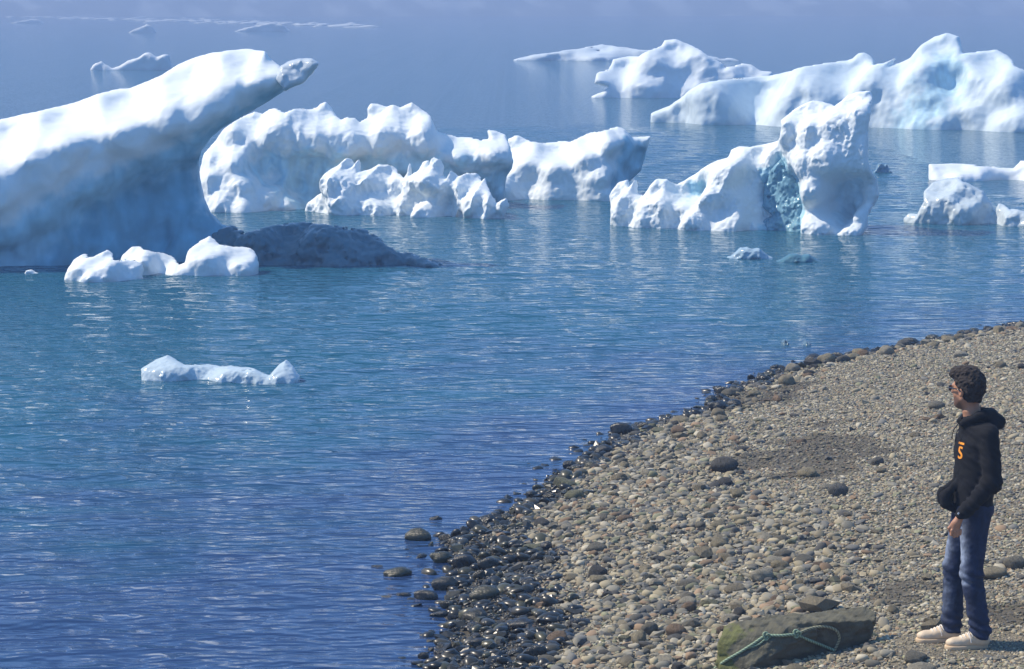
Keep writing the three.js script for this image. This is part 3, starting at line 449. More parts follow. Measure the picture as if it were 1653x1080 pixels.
{
  let n = 0, tries = 0;
  while (n < 240 && tries++ < 60000) {
    const z = -15 - 20 * Math.pow(RS(), 1.5), x = -1.2 + 8.5 * RS(); if (!inView(x, z, 0)) continue;
    const s = shoreDist(x, z); if (s < -0.35 || s > 7) continue;
    const c = COBBLES(x, z), nearRim = s < 0.9 && z < -25;
    if (RS() > (c < 0 ? 1 : nearRim ? 0.8 : Math.exp(-Math.max(0, c) * 2) * 0.5 + 0.05)) continue;
    if (s < 0 && RS() > 0.35) continue;
    const w = (0.10 + 0.11 * RS() * RS()) * (nearRim ? 1.25 : 1); if (!free(x, z, w / 2)) continue;
    const wet = s < wetEdge(x, z) + (RS() - 0.5) * 0.25, r = RS(), tone = wet ? [5, 3, 0, 7, 5][Math.floor(r * 5)] : [0, 1, 2, 3, 4, 0, 4, 6, 1, 2, 7, 5][Math.floor(r * 12)];
    const bed = s < 0.05 ? 'stone in the shallows' : wet ? 'wet cobble' : c < 0 ? 'dry cobble' : 'dry stone', size = w < 0.125 ? 'small' : w < 0.16 ? 'medium' : 'large';
    const shape = Math.floor(RS() * (wet ? 7 : STONE.length)), h = 0.75 + 0.5 * RS();
    const said = `${size} ${TONENAME[tone]} ${shape > 6 ? 'angular' : h > 1 ? 'round' : 'flattish'} ${bed} ${whereabouts(x, z)}`; if (used.has(said)) continue; used.set(said, 1);
    putStone('cobble', x, z, w, { shape, tone, wet, h, deep: 0.8 + 0.4 * RS(), afloat: s < 0 ? -0.02 : undefined, turn: RS() * 6.28 }, said, 'stone', wet ? 'wet stones along the waterline' : 'dry stones of the beach'); n++;
  }
  console.log('cobbles', n);
}
function scatter(name, label, count, size, accept, wet) {     // countless small stones: one heap of instances for each of eight shapes
  const g = new THREE.Group(); g.userData.kind = 'stuff'; g.userData.label = label; top(g, name);
  const lists = PEB.map(() => []), q = new THREE.Quaternion(), e = new THREE.Euler(), c = new THREE.Color();
  for (let n = 0, t = 0; n < count && t < count * 60; t++) {
    const z = -13.6 - 25 * Math.pow(RS(), 1.35), x = -2.5 + 13 * RS(); if (!inView(x, z, x > 0 ? 3.2 : 1.2)) continue;
    const s = shoreDist(x, z); if (s < -0.5 || s > 12) continue;
    const isWet = s < wetEdge(x, z) + (RS() - 0.5) * 0.3; if (isWet !== wet) continue;
    const damp = dampness(x, z), keep = accept(x, z, s) * (1 - 0.6 * damp); if (RS() > keep) continue;
    const w = size(RS(), x, z), man = Math.hypot((x - MAN.x) * 0.9, z - MAN.z); if (man < 0.4 && w > 0.024) continue;
    const tone = TONES[wet ? [5, 3, 0, 3, 7, 5, 5][Math.floor(RS() * 7)] : [0, 1, 2, 3, 4, 0, 1, 4, 2, 0, 3, 1, 6, 7, 5][Math.floor(RS() * 15)]], k = (0.65 + 0.7 * RS()) * (wet ? 0.24 : 1 - 0.45 * damp) * (name === 'gravel' ? 1.18 : 1);
    e.set((RS() - 0.5) * 0.9, RS() * 6.28, (RS() - 0.5) * 0.9);
    const M = new THREE.Matrix4().compose(V(x, beachH(x, z) + w * 0.10, z), q.setFromEuler(e), V(w / 2, w / 2 * (0.7 + 0.5 * RS()), w / 2 * (0.7 + 0.5 * RS())));
    lists[Math.floor(RS() * PEB.length)].push([M, c.clone().setRGB(tone[0] * k, tone[1] * k * (wet ? 0.96 : 1), tone[2] * k * (wet ? 0.8 : 1))]); n++;
  }
  const mat = std({ color: 0xffffff, roughness: wet ? 0.33 : 0.9 });
  lists.forEach((L, i) => { if (!L.length) return; const o = new THREE.InstancedMesh(PEB[i], mat, L.length); L.forEach(([M, k], j) => { o.setMatrixAt(j, M); o.setColorAt(j, k); }); o.name = 'pebble_mass'; o.userData.kind = 'stuff'; g.add(o); });
  console.log(name, lists.reduce((a, l) => a + l.length, 0));
}
const rim = (x, z, s) => s < 0.9 && z < -25 ? 0.6 : 0;
scatter('gravel', 'fine dry gravel covering the beach', 370000, (r) => 0.012 + 0.034 * r * r * r, () => 1, false);
scatter('shingle', 'dry cobbles and pebbles of the cobble bank', 10500, (r) => 0.038 + 0.08 * r * r, (x, z, s) => { const c = COBBLES(x, z) + 0.35 * fbm(x * 1.2, 4, z * 1.2, 3); return Math.max(c < 0 ? 1 : 0.07 + 0.5 * Math.exp(-c * 3.5), rim(x, z, s)); }, false);
scatter('wet_shingle', 'wet black pebbles along the waterline', 5200, (r) => 0.03 + 0.13 * r * r * r, (x, z, s) => s < 0 ? 0.35 * Math.exp(s * 5) : 1, true);
scatter('wet_gravel', 'fine wet gravel along the waterline', 16000, (r) => 0.012 + 0.03 * r * r, (x, z, s) => s < 0 ? 0.1 : 1, true);

// ------------------------------------------------------------------ slab with rope
const caster = new THREE.Raycaster();
{
  const A = onBeach(1163, 1082), planes = pts => { const p = new ConvexGeometry(pts.map(q => V(q[0], q[1] * 1.45, q[2]))).attributes.position, out = []; for (let i = 0; i < p.count; i += 3) { const a = V().fromBufferAttribute(p, i), n = V().fromBufferAttribute(p, i + 1).sub(a).cross(V().fromBufferAttribute(p, i + 2).sub(a)).normalize(); out.push([n.x, n.y, n.z, n.dot(a)]); } return out; };
  const H1 = planes([[-0.03, 0.03, 0.0], [-0.01, 0.13, -0.03], [0.04, 0.17, -0.20], [-0.01, -0.05, -0.2], [0.02, -0.12, 0.05], [0.10, 0.03, 0.10], [0.19, 0.035, 0.13], [0.33, 0.145, 0.05], [0.41, 0.185, 0.0], [0.15, 0.185, -0.12], [0.30, 0.215, -0.2], [0.5, 0.225, -0.22], [0.64, 0.20, -0.15], [0.62, 0.18, -0.03], [0.2, -0.1, 0.02], [0.45, -0.1, -0.10], [0.6, -0.08, -0.12]]);
  const H2 = planes([[0.45, 0.20, -0.05], [0.45, 0.21, -0.24], [0.95, 0.255, -0.26], [1.04, 0.235, -0.18], [1.0, 0.215, -0.08], [0.95, 0.10, -0.12], [1.0, 0.12, -0.2], [0.5, -0.05, -0.2], [0.5, -0.03, -0.10]]);
  const H3 = planes([[-0.02, 0.0, 0.04], [0.0, 0.06, 0.0], [0.14, 0.02, 0.12], [0.30, -0.02, 0.10], [0.28, -0.12, 0.1], [0.05, -0.12, 0.1], [0.3, -0.1, -0.1], [0.0, -0.1, -0.1]]);
  const hull = (P, x, y, z) => { let d = -9; for (const [a, b, c, e] of P) d = Math.max(d, a * x + b * y + c * z - e); return d; };
  const rockG = nets((x, y, z) => {
    const X = x + 0.012 * fbm(x * 9, y * 9, z * 9, 2), d = smin(smin(hull(H1, X, y, z), hull(H2, X, y, z), 0.008), hull(H3, X, y - 0.01, z), 0.004);
    return d + 0.030 * fbm(x * 9, y * 16, z * 9, 5) + 0.010 * Math.abs(N3(x * 18, y * 40, z * 18));
  }, [-0.1, -0.2, -0.32], [1.1, 0.42, 0.2], 0.0085);
  paint(rockG, (x, y, z) => { const n = 1 + 0.6 * fbm(x * 14, y * 14, z * 14, 4), m = smooth(0.03, -0.03, x - 0.12 + 0.35 * fbm(x * 6, y * 6 + 3, z * 6, 4)); return [mix(0.098, 0.105, m) * n, mix(0.092, 0.112, m) * n, mix(0.062, 0.036, m) * n]; });
  setUV(rockG, (x, y, z) => [(x + z * 0.6) * 5, (y + z * 0.5) * 5]);
  const rock = new THREE.Mesh(rockG, std({ vertexColors: true, roughness: 0.92, bumpMap: speck, bumpScale: 0.012 })); rock.position.copy(A);
  top(rock, 'slab_rock'); tag(rock, 'mossy flat slab of rock with a green rope tied round it', 'rock');
  const hit = ([px, py, off = 0.008]) => { const r = ray(px, py).normalize(); caster.set(V(0, EYE, 0), r); rock.updateMatrixWorld(true); const h = caster.intersectObject(rock)[0], b = onBeach(px, py), t = h ? h.distance : b.distanceTo(V(0, EYE, 0)); return V(0, EYE, 0).addScaledVector(r, t - off); };
  const g = new THREE.Group(), lines = { rope_line: [[1128, 1100, 0.02], [1150, 1082, 0.02], [1172, 1066, 0.02], [1196, 1052], [1218, 1038], [1236, 1027], [1262, 1026], [1284, 1025], [1310, 1035], [1335, 1045], [1347, 1050]], rope_loop: [[1285, 1024], [1310, 1014], [1335, 1012], [1350, 1018], [1355, 1030], [1351, 1042], [1346, 1052]], rope_tail: [[1238, 1029], [1225, 1040], [1208, 1046], [1202, 1047]] };
  const p0 = hit([1236, 1027]); g.position.copy(p0);
  const twist = greyTex(64, (u, v) => 0.72 + 0.28 * Math.sin(6.2832 * (u * 8 + v * 2)));
  const rm = std({ color: lin(0.31, 0.42, 0.28), roughness: 0.85, map: twist, bumpMap: twist, bumpScale: 0.003 }), rm2 = std({ color: lin(0.36, 0.35, 0.22), roughness: 0.85, map: twist, bumpMap: twist, bumpScale: 0.003 });
  for (const [n, pts] of Object.entries(lines)) { const c = new THREE.CatmullRomCurve3(pts.map(hit).map(p => p.sub(p0))), G = new THREE.TubeGeometry(c, 90, n === 'rope_tail' ? 0.007 : 0.0095, 8); setUVscale(G, c.getLength() * 6); part(g, n, G, n === 'rope_loop' ? rm2 : rm); }
  for (const [x, y] of [[1237, 1027], [1286, 1023]]) { const k = part(g, 'knot', new THREE.TorusKnotGeometry(0.016, 0.008, 60, 7, 2, 3), rm); k.position.copy(hit([x, y, 0.012]).sub(p0)); }
  top(g, 'rope'); tag(g, 'faded green rope knotted round the mossy slab of rock', 'rope');
}
function setUVscale(G, s) { const u = G.attributes.uv; for (let i = 0; i < u.count; i++) u.setX(i, u.getX(i) * s); }

// ------------------------------------------------------------------ the person
{
  const man = new THREE.Group(); man.position.set(MAN.x, MAN.y + 0.004, MAN.z); man.scale.setScalar(0.968); top(man, 'person');
  tag(man, 'person in black hoodie, blue jeans and sunglasses standing on gravel looking at the ice', 'person');
  const cap = (p, a, b, ra, rb) => { const dx = b[0] - a[0], dy = b[1] - a[1], dz = b[2] - a[2], wx = p[0] - a[0], wy = p[1] - a[1], wz = p[2] - a[2], t = clamp((wx * dx + wy * dy + wz * dz) / (dx * dx + dy * dy + dz * dz)); return Math.hypot(wx - dx * t, wy - dy * t, wz - dz * t) - mix(ra, rb, t); };
  const ell = (p, c, r) => { const x = (p[0] - c[0]) / r[0], y = (p[1] - c[1]) / r[1], z = (p[2] - c[2]) / r[2], k = Math.hypot(x, y, z), m = Math.hypot(x / r[0], y / r[1], z / r[2]); return m < 1e-6 ? -Math.min(...r) : k * (k - 1) / m; };
  const J = { hipL: [0.045, 0.90, 0.085], hipR: [0.02, 0.90, -0.085], kneeL: [0.020, 0.50, 0.095], kneeR: [-0.062, 0.50, -0.075], ankL: [0.088, 0.08, 0.10], ankR: [-0.070, 0.08, -0.075],
    shL: [0.098, 1.415, 0.165], shR: [0.035, 1.415, -0.175], elL: [0.118, 1.115, 0.225], elR: [0.185, 1.175, -0.245], wrL: [-0.080, 0.885, 0.195], wrR: [-0.085, 0.985, -0.115], neck: [0.035, 1.45, 0.0], head: [-0.018, 1.685, -0.005] };
  // head frame: turned a little away from the camera
  const ya = 0.82, F = [-Math.cos(ya), 0, -Math.sin(ya)], L = [-Math.sin(ya), 0, Math.cos(ya)];
  const toHead = p => { const x = p[0] - J.head[0], y = p[1] - J.head[1], z = p[2] - J.head[2]; return [x * F[0] + z * F[2], y, x * L[0] + z * L[2]]; };
  const fromHead = (a, b, c) => V(J.head[0] + a * F[0] + c * L[0], J.head[1] + b, J.head[2] + a * F[2] + c * L[2]);
  const headF = P => {
    const p = toHead(P), m = [p[0], p[1], Math.abs(p[2])];
    let d = ell(p, [-0.012, 0.035, 0], [0.098, 0.092, 0.076]);
    d = smin(d, ell(p, [0.030, -0.030, 0], [0.066, 0.090, 0.060]), 0.03);
    d = smin(d, cap(p, [0.055, -0.098, 0], [0.072, -0.100, 0], 0.030, 0.022), 0.025);
    d = smin(d, cap(m, [0.0, -0.062, 0.048], [0.055, -0.100, 0.018], 0.018, 0.016), 0.03);
    d = smin(d, cap(p, [0.088, 0.020, 0], [0.110, -0.024, 0], 0.008, 0.012), 0.012);
    d = smin(d, cap(m, [0.088, 0.026, 0.008], [0.076, 0.026, 0.045], 0.010, 0.010), 0.015);
    d = smax(d, -ell(m, [0.098, 0.004, 0.032], [0.020, 0.013, 0.017]), 0.012);
    d = smin(d, cap(m, [0.094, -0.056, 0], [0.084, -0.057, 0.018], 0.0075, 0.004), 0.007);
    d = smin(d, cap(m, [0.092, -0.068, 0], [0.084, -0.067, 0.014], 0.0075, 0.004), 0.006);
    d = smin(d, Math.max(ell(m, [-0.012, -0.008, 0.079], [0.020, 0.033, 0.011]), -ell(m, [-0.006, -0.006, 0.090], [0.010, 0.020, 0.008])), 0.008);
    return d;
  };
  const hand = (p, w, dir) => {                                 // left hand: loose fist hanging from the wrist
    let d = cap(p, w, [w[0] - 0.018, w[1] - 0.035, w[2]], 0.026, 0.028);
    d = smin(d, ell(p, [w[0] - 0.028, w[1] - 0.066, w[2]], [0.030, 0.042, 0.019]), 0.02);
    for (let i = 0; i < 4; i++) {
      const kx = w[0] - 0.052 + i * 0.0185, ky = w[1] - 0.088 - [0.0, 0.008, 0.006, -0.002][i], l = [0.9, 1, 0.95, 0.8][i], a = [kx, ky, w[2] + 0.010], b = [kx - 0.002, ky - 0.032 * l, w[2] + 0.006], c = [kx, ky - 0.034 * l, w[2] - 0.022], e = [kx + 0.003, ky - 0.010, w[2] - 0.028];
      let f = cap(p, a, b, 0.0098, 0.009); f = smin(f, cap(p, b, c, 0.009, 0.0085), 0.004); f = smin(f, cap(p, c, e, 0.0085, 0.0075), 0.004); d = smin(d, f, 0.005);
    }
    let t = cap(p, [w[0] - 0.045, w[1] - 0.045, w[2] - 0.004], [w[0] - 0.066, w[1] - 0.076, w[2] - 0.008], 0.013, 0.0105); t = smin(t, cap(p, [w[0] - 0.066, w[1] - 0.076, w[2] - 0.008], [w[0] - 0.056, w[1] - 0.104, w[2] - 0.016], 0.0105, 0.009), 0.005);
    return smin(d, t, 0.008);
  };
  const bodyF = P => {
    let d = cap(P, J.neck, [-0.005, 1.60, -0.005], 0.058, 0.054);
    d = smin(d, cap(P, [0.04, 1.10, 0], [0.04, 1.32, 0], 0.09, 0.10), 0.06); d = smin(d, cap(P, [0.04, 1.10, 0], [0.035, 0.93, 0], 0.09, 0.10), 0.05);
    for (const s of ['L', 'R']) {
      d = smin(d, cap(P, J.neck, J['sh' + s], 0.05, 0.045), 0.05); d = smin(d, cap(P, J['sh' + s], J['el' + s], 0.045, 0.036), 0.03); d = smin(d, cap(P, J['el' + s], J['wr' + s], 0.034, 0.025), 0.02);
      d = smin(d, cap(P, J['hip' + s], J['knee' + s], 0.07, 0.048), 0.05); d = smin(d, cap(P, J['knee' + s], J['ank' + s], 0.045, 0.035), 0.03);
    }
    return d;
  };
  const shape = (f, lo, hi, c) => nets((x, y, z) => f([x, y, z]), lo, hi, c);
  // skin: whole body, with finer grids for the head and the hand
  const bodyG = shape(P => P[1] > 1.53 ? Math.max(bodyF(P), P[1] - 1.56) : P[1] < 0.9 && P[2] > 0.14 ? 0.05 : bodyF(P), [-0.2, 0.04, -0.34], [0.32, 1.60, 0.32], 0.012);
  const headG = shape(P => smax(smin(headF(P), cap(P, J.neck, [0.005, 1.60, -0.005], 0.058, 0.055), 0.03), 1.47 - P[1], 0.005), [-0.17, 1.45, -0.17], [0.15, 1.82, 0.15], 0.0045);
  const handG = shape(P => hand(P, J.wrL), [-0.17, 0.73, 0.13], [-0.03, 0.93, 0.25], 0.003);
  const skinTone = (x, y, z) => {
    const h = toHead([x, y, z]); let c = [0.40, 0.20, 0.115]; const n = 1 + 0.12 * fbm(x * 40, y * 40, z * 40, 2); c = c.map(v => v * n);
    const beard = y > 1.5 ? smooth(-0.030, -0.055, h[1] + 0.15 * Math.max(0, 0.05 - h[0]) + 0.02 * fbm(x * 90, y * 90, z * 90, 2)) * smooth(-0.02, 0.02, h[0]) * smooth(-0.135, -0.12, h[1]) : 0;
    return c.map((v, i) => mix(v, [0.075, 0.045, 0.032][i], 0.8 * beard));
  };
  part(man, 'body', paint(mergeGeometries([bodyG, headG, handG]), skinTone), std({ vertexColors: true, roughness: 0.55 }));
  // hair
  const hairF = P => {
    const p = toHead(P); let d = ell(p, [-0.022, 0.045, 0], [0.108, 0.100, 0.087]);
    d = smin(d, ell(p, [0.062, 0.102, 0.005], [0.056, 0.042, 0.064]), 0.025); d = smin(d, ell(p, [-0.01, 0.118, 0.01], [0.075, 0.036, 0.06]), 0.02); d = smin(d, ell(p, [-0.055, -0.01, 0], [0.058, 0.085, 0.068]), 0.03);
    d = smax(d, -ell(p, [0.075, -0.045, 0], [0.105, 0.112, 0.13]), 0.012);
    d = smax(d, -p[1] - 0.072, 0.01);
    return d - 0.020 * fbm(p[0] * 22, p[1] * 26, p[2] * 26, 4) - 0.012 * Math.abs(N3(p[0] * 30 + 4, p[1] * 45, p[2] * 40));
  };
  part(man, 'hair', shape(hairF, [-0.19, 1.57, -0.19], [0.17, 1.86, 0.19], 0.0045), std({ color: lin(0.016, 0.010, 0.008), roughness: 0.85 }));
  // sunglasses
  {
    const g = new THREE.Group(); g.name = 'sunglasses'; man.add(g); const bl = std({ color: lin(0.008, 0.008, 0.009), roughness: 0.12, clearcoat: 1 });
    for (const s of [-1, 1]) {
      const lens = new THREE.Mesh(new THREE.SphereGeometry(1, 20, 12), bl); lens.name = 'lens'; lens.scale.set(0.029, 0.021, 0.006); lens.position.copy(fromHead(0.106, 0.005, 0.034 * s)); lens.rotation.y = Math.atan2(F[0], F[2]) + s * 0.22; g.add(lens);
      const arm = new THREE.Mesh(new THREE.TubeGeometry(new THREE.CatmullRomCurve3([fromHead(0.100, 0.010, 0.060 * s), fromHead(0.06, 0.010, 0.078 * s), fromHead(0.0, 0.008, 0.086 * s), fromHead(-0.02, -0.004, 0.087 * s)]), 16, 0.0042, 6), bl); arm.name = 'temple'; g.add(arm);
    }
    const br = new THREE.Mesh(new THREE.TubeGeometry(new THREE.CatmullRomCurve3([fromHead(0.108, 0.012, -0.012), fromHead(0.116, 0.015, 0), fromHead(0.108, 0.012, 0.012)]), 8, 0.004, 6), bl); br.name = 'bridge'; g.add(br);
  }
  // hoodie
  const torsoF = P => {
    const y = P[1], t = clamp((y - 0.85) / 0.6), rx = mix(0.118, 0.130, smooth(0, 0.7, t)) * (t > 0.8 ? mix(1, 0.72, smooth(0.8, 1, t)) : 1), rz = mix(0.165, 0.195, smooth(0, 0.6, t)) * mix(1, 0.8, smooth(0.8, 1, t)), cx = mix(0.038, 0.052, t);
    const c = Math.cos(0.2), s = Math.sin(0.2), X = (P[0] - cx) * c - P[2] * s, Z = (P[0] - cx) * s + P[2] * c;
    return Math.max((Math.hypot(X / rx, Z / rz) - 1) * Math.min(rx, rz), y - 1.45);
  };
  const hoodieF = P => {
    let d = smin(torsoF(P), cap(P, [0.03, 1.425, -0.12], [0.085, 1.425, 0.12], 0.058, 0.058), 0.06);
    d = smin(d, cap(P, J.neck, [0.02, 1.50, 0], 0.085, 0.075), 0.04);
    for (const s of ['L', 'R']) {
      let a = smin(cap(P, J['sh' + s], J['el' + s], 0.070, 0.062), cap(P, J['el' + s], J['wr' + s], 0.060, 0.043), 0.03);
      a = smin(a, cap(P, [mix(J['el' + s][0], J['wr' + s][0], 0.75), mix(J['el' + s][1], J['wr' + s][1], 0.75), mix(J['el' + s][2], J['wr' + s][2], 0.75)], J['wr' + s], 0.052, 0.038), 0.01);
      d = smin(d, a, s === 'L' ? 0.018 : 0.03);
    }
    let pk = 9;                                                                        // hand pushed forward in the front pocket
    for (const z of [-0.07, 0.03]) { pk = Math.min(pk, cap(P, [-0.075, 1.075, z * 0.7], [-0.150, 0.990, z], 0.020, 0.034)); pk = smin(pk, cap(P, [-0.150, 0.990, z], [-0.148, 0.945, z], 0.036, 0.036), 0.02); pk = smin(pk, cap(P, [-0.148, 0.945, z], [-0.075, 0.895, z * 0.8], 0.034, 0.026), 0.02); }
    d = smin(d, pk, 0.02);
    // hood lying on the back
    const ring = [[-0.045, 1.475, 0.055], [0.02, 1.515, 0.095], [0.09, 1.535, 0.085], [0.14, 1.525, 0.04], [0.145, 1.52, -0.04], [0.09, 1.53, -0.09], [0.01, 1.51, -0.095], [-0.05, 1.475, -0.05]];
    let h = 9; for (let i = 0; i + 1 < ring.length; i++) h = Math.min(h, cap(P, ring[i], ring[i + 1], 0.024 + 0.006 * Math.min(i, 7 - i), 0.024 + 0.006 * Math.min(i + 1, 6 - i)));
    h = smin(h, ell(P, [0.155, 1.475, 0.005], [0.070, 0.055, 0.105]), 0.03); h = smin(h, ell(P, [0.195, 1.485, 0.02], [0.036, 0.040, 0.07]), 0.02);
    d = smin(d, h, 0.016);
    // folds
    const along = P[0] * 0.8 + P[1] * 0.9, w = fbm(P[0] * 7, P[1] * 15 + P[0] * 9, P[2] * 7, 3);
    d += 0.016 * w + 0.006 * Math.abs(N3(along * 26, P[2] * 8, P[0] * 6));
    const armL = cap(P, J.elL, J.wrL, 0.06, 0.045); if (armL < 0.05) d += 0.003 * Math.sin((P[1] + P[0]) * 95 + 4 * fbm(P[0] * 10, P[1] * 10, P[2] * 10, 2)) * smooth(0.05, 0, armL);
    // openings: hem, neck, cuff
    d = smax(d, 0.868 - P[1] + 0.06 * (P[0] - 0.04) * -1, 0.008 + 0) ;
    return d;
  };
  const sleeveEnd = P => { const a = J.wrL, b = J.elL, dx = a[0] - b[0], dy = a[1] - b[1], dz = a[2] - b[2], l = Math.hypot(dx, dy, dz); return ((P[0] - a[0]) * dx + (P[1] - a[1]) * dy + (P[2] - a[2]) * dz) / l - 0.012; };
  const hoodG = shape(P => { let d = hoodieF(P); d = smax(d, -cap(P, [0.03, 1.44, 0], [-0.012, 1.62, -0.005], 0.060, 0.070), 0.008); d = Math.max(d, cap(P, J.elL, J.wrL, 0.06, 0.06) < 0.03 && P[2] > 0.1 && P[0] < 0 ? sleeveEnd(P) : -9); return d; }, [-0.24, 0.80, -0.36], [0.32, 1.60, 0.33], 0.0072);
  const weave = greyTex(128, (u, v) => 0.5 + 0.25 * Math.sin(u * 6.2832 * 32) * Math.sin(v * 6.2832 * 32) + 0.3 * tile((a, b) => N3(a, b, 2.5), u, v, 30));
  setUV(hoodG, (x, y, z) => [(x + z) * 8, y * 8]);
  const hood = part(man, 'hoodie', hoodG, std({ color: lin(0.0055, 0.006, 0.0085), roughness: 0.9, specularIntensity: 0.5, bumpMap: weave, bumpScale: 0.0012 }));
  // printed letters on the chest, laid on the cloth
  {
    hood.updateMatrixWorld(true); man.updateMatrixWorld(true);
    const font = await new FontLoader().loadAsync('fonts/droid/droid_sans_bold.typeface.json'), dirv = V(0.90, 0, -0.44).normalize(), side = V(-dirv.z, 0, dirv.x);
    const lay = (shapes, s, ox, oy) => {
      let G = new THREE.ShapeGeometry(shapes, 10); const p = G.attributes.position;
      for (let i = 0; i < p.count; i++) {
        const a = p.getX(i) * s + ox, b = p.getY(i) * s + oy, from = V(-0.02, 0, 0.055).addScaledVector(side, a).setY(b).addScaledVector(dirv, -0.5).add(man.position).sub(V(0, 0, 0));
        from.sub(man.position).multiplyScalar(man.scale.x).add(man.position); from.y = b * man.scale.x + man.position.y; caster.set(from, dirv); const h = caster.intersectObject(hood)[0], q = h ? h.point.addScaledVector(dirv, -0.003) : from.addScaledVector(dirv, 0.38); q.sub(man.position).divideScalar(man.scale.x); p.setXYZ(i, q.x, q.y, q.z);
      }
      G = G.toNonIndexed(); G.computeVertexNormals(); G.deleteAttribute('uv'); return G;
    };
    const bar = new THREE.Shape([[0, 0], [1, 0], [1, 1], [0, 1]].map(([x, y]) => new THREE.Vector2(x, y * 0.22)));
    const orange = std({ color: lin(0.82, 0.30, 0.02), roughness: 0.7, side: THREE.DoubleSide });
    part(man, 'chest_print', mergeGeometries([lay(font.generateShapes('S', 0.1), 0.82, -0.03, 1.245), lay([bar], 0.062, -0.03, 1.338)]), orange).userData.label = 'orange letter and bar printed on the chest';
  }
  const cord = std({ color: lin(0.012, 0.012, 0.014), roughness: 0.8 });
  part(man, 'drawstring', new THREE.TubeGeometry(new THREE.CatmullRomCurve3([V(-0.055, 1.465, 0.045), V(-0.088, 1.41, 0.05), V(-0.098, 1.35, 0.05)]), 16, 0.0035, 6), cord);
  part(man, 'drawstring', new THREE.TubeGeometry(new THREE.CatmullRomCurve3([V(-0.06, 1.465, -0.03), V(-0.095, 1.41, -0.03), V(-0.105, 1.36, -0.03)]), 16, 0.0035, 6), cord);
  const tg = part(man, 'cuff_tag', new THREE.BoxGeometry(0.010, 0.014, 0.004), std({ color: lin(0.7, 0.7, 0.7), roughness: 0.8 })); tg.position.set(-0.098, 0.915, 0.235); tg.rotation.z = -0.6;
  // jeans
  const jeanF = P => {
    let d = ell(P, [0.045, 0.91, 0], [0.128, 0.14, 0.165]); d = smax(d, P[1] - 0.93, 0.02);
    let legs = 9;
    for (const s of ['L', 'R']) {
      const h = J['hip' + s], k = J['knee' + s], a = J['ank' + s]; let l = smin(cap(P, h, k, 0.099, 0.073), cap(P, k, [a[0], a[1] + 0.02, a[2]], 0.072, 0.068), 0.03);
      legs = Math.min(legs, l);
    }
    d = smin(d, legs, 0.03);
    const low = smooth(0.28, 0.1, P[1]), kn = smooth(0.12, 0.0, Math.abs(P[1] - 0.47));
    d += 0.013 * fbm(P[0] * 8, P[1] * 12, P[2] * 8, 3) + (0.008 * low + 0.005 * kn) * Math.sin(P[1] * 105 + P[0] * 38 + 5 * fbm(P[0] * 9, P[1] * 6, P[2] * 9, 2)) + 0.004 * Math.abs(N3(P[0] * 20, P[1] * 26, P[2] * 20));
    return smax(d, 0.055 - P[1], 0.006);
  };
  const jeanG = shape(jeanF, [-0.2, 0.03, -0.22], [0.24, 1.0, 0.24], 0.0072);
  paint(jeanG, (x, y, z) => {
    const worn = (c, r) => { const q = Math.hypot((x - c[0]) / r[0], (y - c[1]) / r[1], (z - c[2]) / r[2]); return smooth(1, 0.1, q + 0.7 * fbm(x * 9, y * 14, z * 9, 4)); };
    const f = clamp(Math.max(worn([-0.07, 0.66, 0.11], [0.10, 0.26, 0.11]), 0.85 * worn([-0.05, 0.47, 0.11], [0.08, 0.10, 0.1]), 0.7 * worn([-0.13, 0.62, -0.08], [0.08, 0.22, 0.1]), 0.35 * worn([-0.1, 0.30, -0.06], [0.08, 0.2, 0.1]))), n = 1 + 0.7 * fbm(x * 30, y * 10, z * 30, 3) + 0.35 * N3(x * 160, y * 60, z * 160);
    return [mix(0.007, 0.25, f) * n, mix(0.017, 0.31, f) * n, mix(0.054, 0.43, f) * n];
  });
  setUV(jeanG, (x, y, z) => [(x + z) * 8, y * 8]);
  part(man, 'jeans', jeanG, std({ vertexColors: true, roughness: 0.9, bumpMap: weave, bumpScale: 0.001 }));
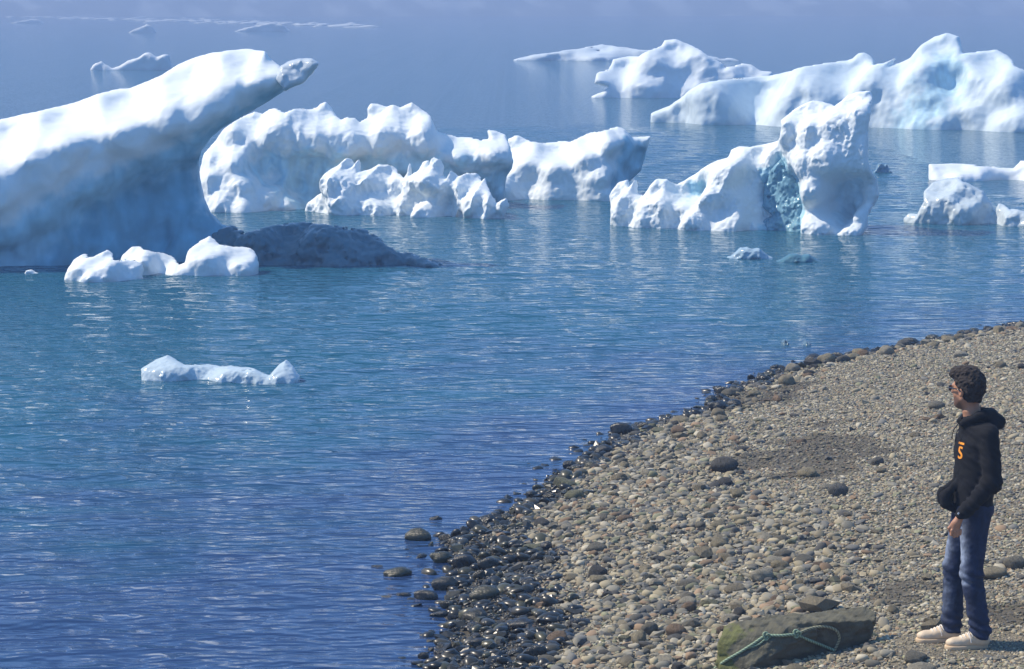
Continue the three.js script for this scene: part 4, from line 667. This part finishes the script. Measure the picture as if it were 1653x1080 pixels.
  // shoes
  for (const [a, yaw] of [[J.ankL, 0.16], [J.ankR, 0.10]]) {
    const s = new THREE.Group(); s.name = 'shoe'; s.position.set(a[0], 0, a[2]); s.rotation.y = yaw; man.add(s);
    const up = P => { let d = cap(P, [0.0, 0.055, 0], [-0.10, 0.045, 0], 0.047, 0.043); d = smin(d, ell(P, [-0.165, 0.036, -0.004], [0.068, 0.036, 0.044]), 0.03); d = smin(d, cap(P, [0.005, 0.05, 0], [0.0, 0.115, 0], 0.044, 0.042), 0.03); d = smin(d, ell(P, [0.025, 0.045, 0], [0.035, 0.042, 0.038]), 0.02); return smax(smax(d + 0.003 * fbm(P[0] * 30, P[1] * 30, P[2] * 30, 3), 0.014 - P[1], 0.003), P[1] - 0.12, 0.01); };
    const upG = shape(up, [-0.26, -0.01, -0.08], [0.08, 0.14, 0.08], 0.005);
    paint(upG, (x, y, z) => { const n = 1 + 0.25 * fbm(x * 25, y * 25, z * 25, 3); return [0.62 * n, 0.49 * n, 0.34 * n]; });
    part(s, 'upper', upG, std({ vertexColors: true, roughness: 0.65 }));
    const sole = P => { const t = clamp((P[0] + 0.235) / 0.29), w = 0.045 + 0.008 * Math.sin(t * 5) ; const q = Math.max(Math.abs(P[0] + 0.09) - 0.105, 0), d = Math.hypot(q, P[2]) - w; return smax(d, Math.abs(P[1] - 0.008) - 0.013, 0.006); };
    part(s, 'sole', shape(sole, [-0.27, -0.02, -0.08], [0.09, 0.04, 0.08], 0.004), std({ color: lin(0.56, 0.42, 0.27), roughness: 0.8 }));
    const lace = std({ color: lin(0.75, 0.70, 0.62), roughness: 0.85 });
    const sg = n => V(-0.070 - n * 0.021, 0.101 - n * 0.0085, 0);
    for (let n = 0; n < 4; n++) { const c = sg(n); part(s, 'lace', new THREE.TubeGeometry(new THREE.CatmullRomCurve3([V(c.x + 0.008, c.y - 0.022, 0.035), V(c.x, c.y + 0.001, 0.014), V(c.x, c.y + 0.001, -0.014), V(c.x - 0.008, c.y - 0.022, -0.035)]), 14, 0.0042, 6), lace); }
    part(s, 'lace', new THREE.TubeGeometry(new THREE.CatmullRomCurve3([V(-0.080, 0.102, 0.006), V(-0.088, 0.100, 0.032), V(-0.085, 0.075, 0.052), V(-0.08, 0.045, 0.056)]), 14, 0.0036, 6), lace);
  }
}
scene.traverse(o => { if (o.isMesh) { o.castShadow = true; o.receiveShadow = true; } });
renderer.render(scene, camera);
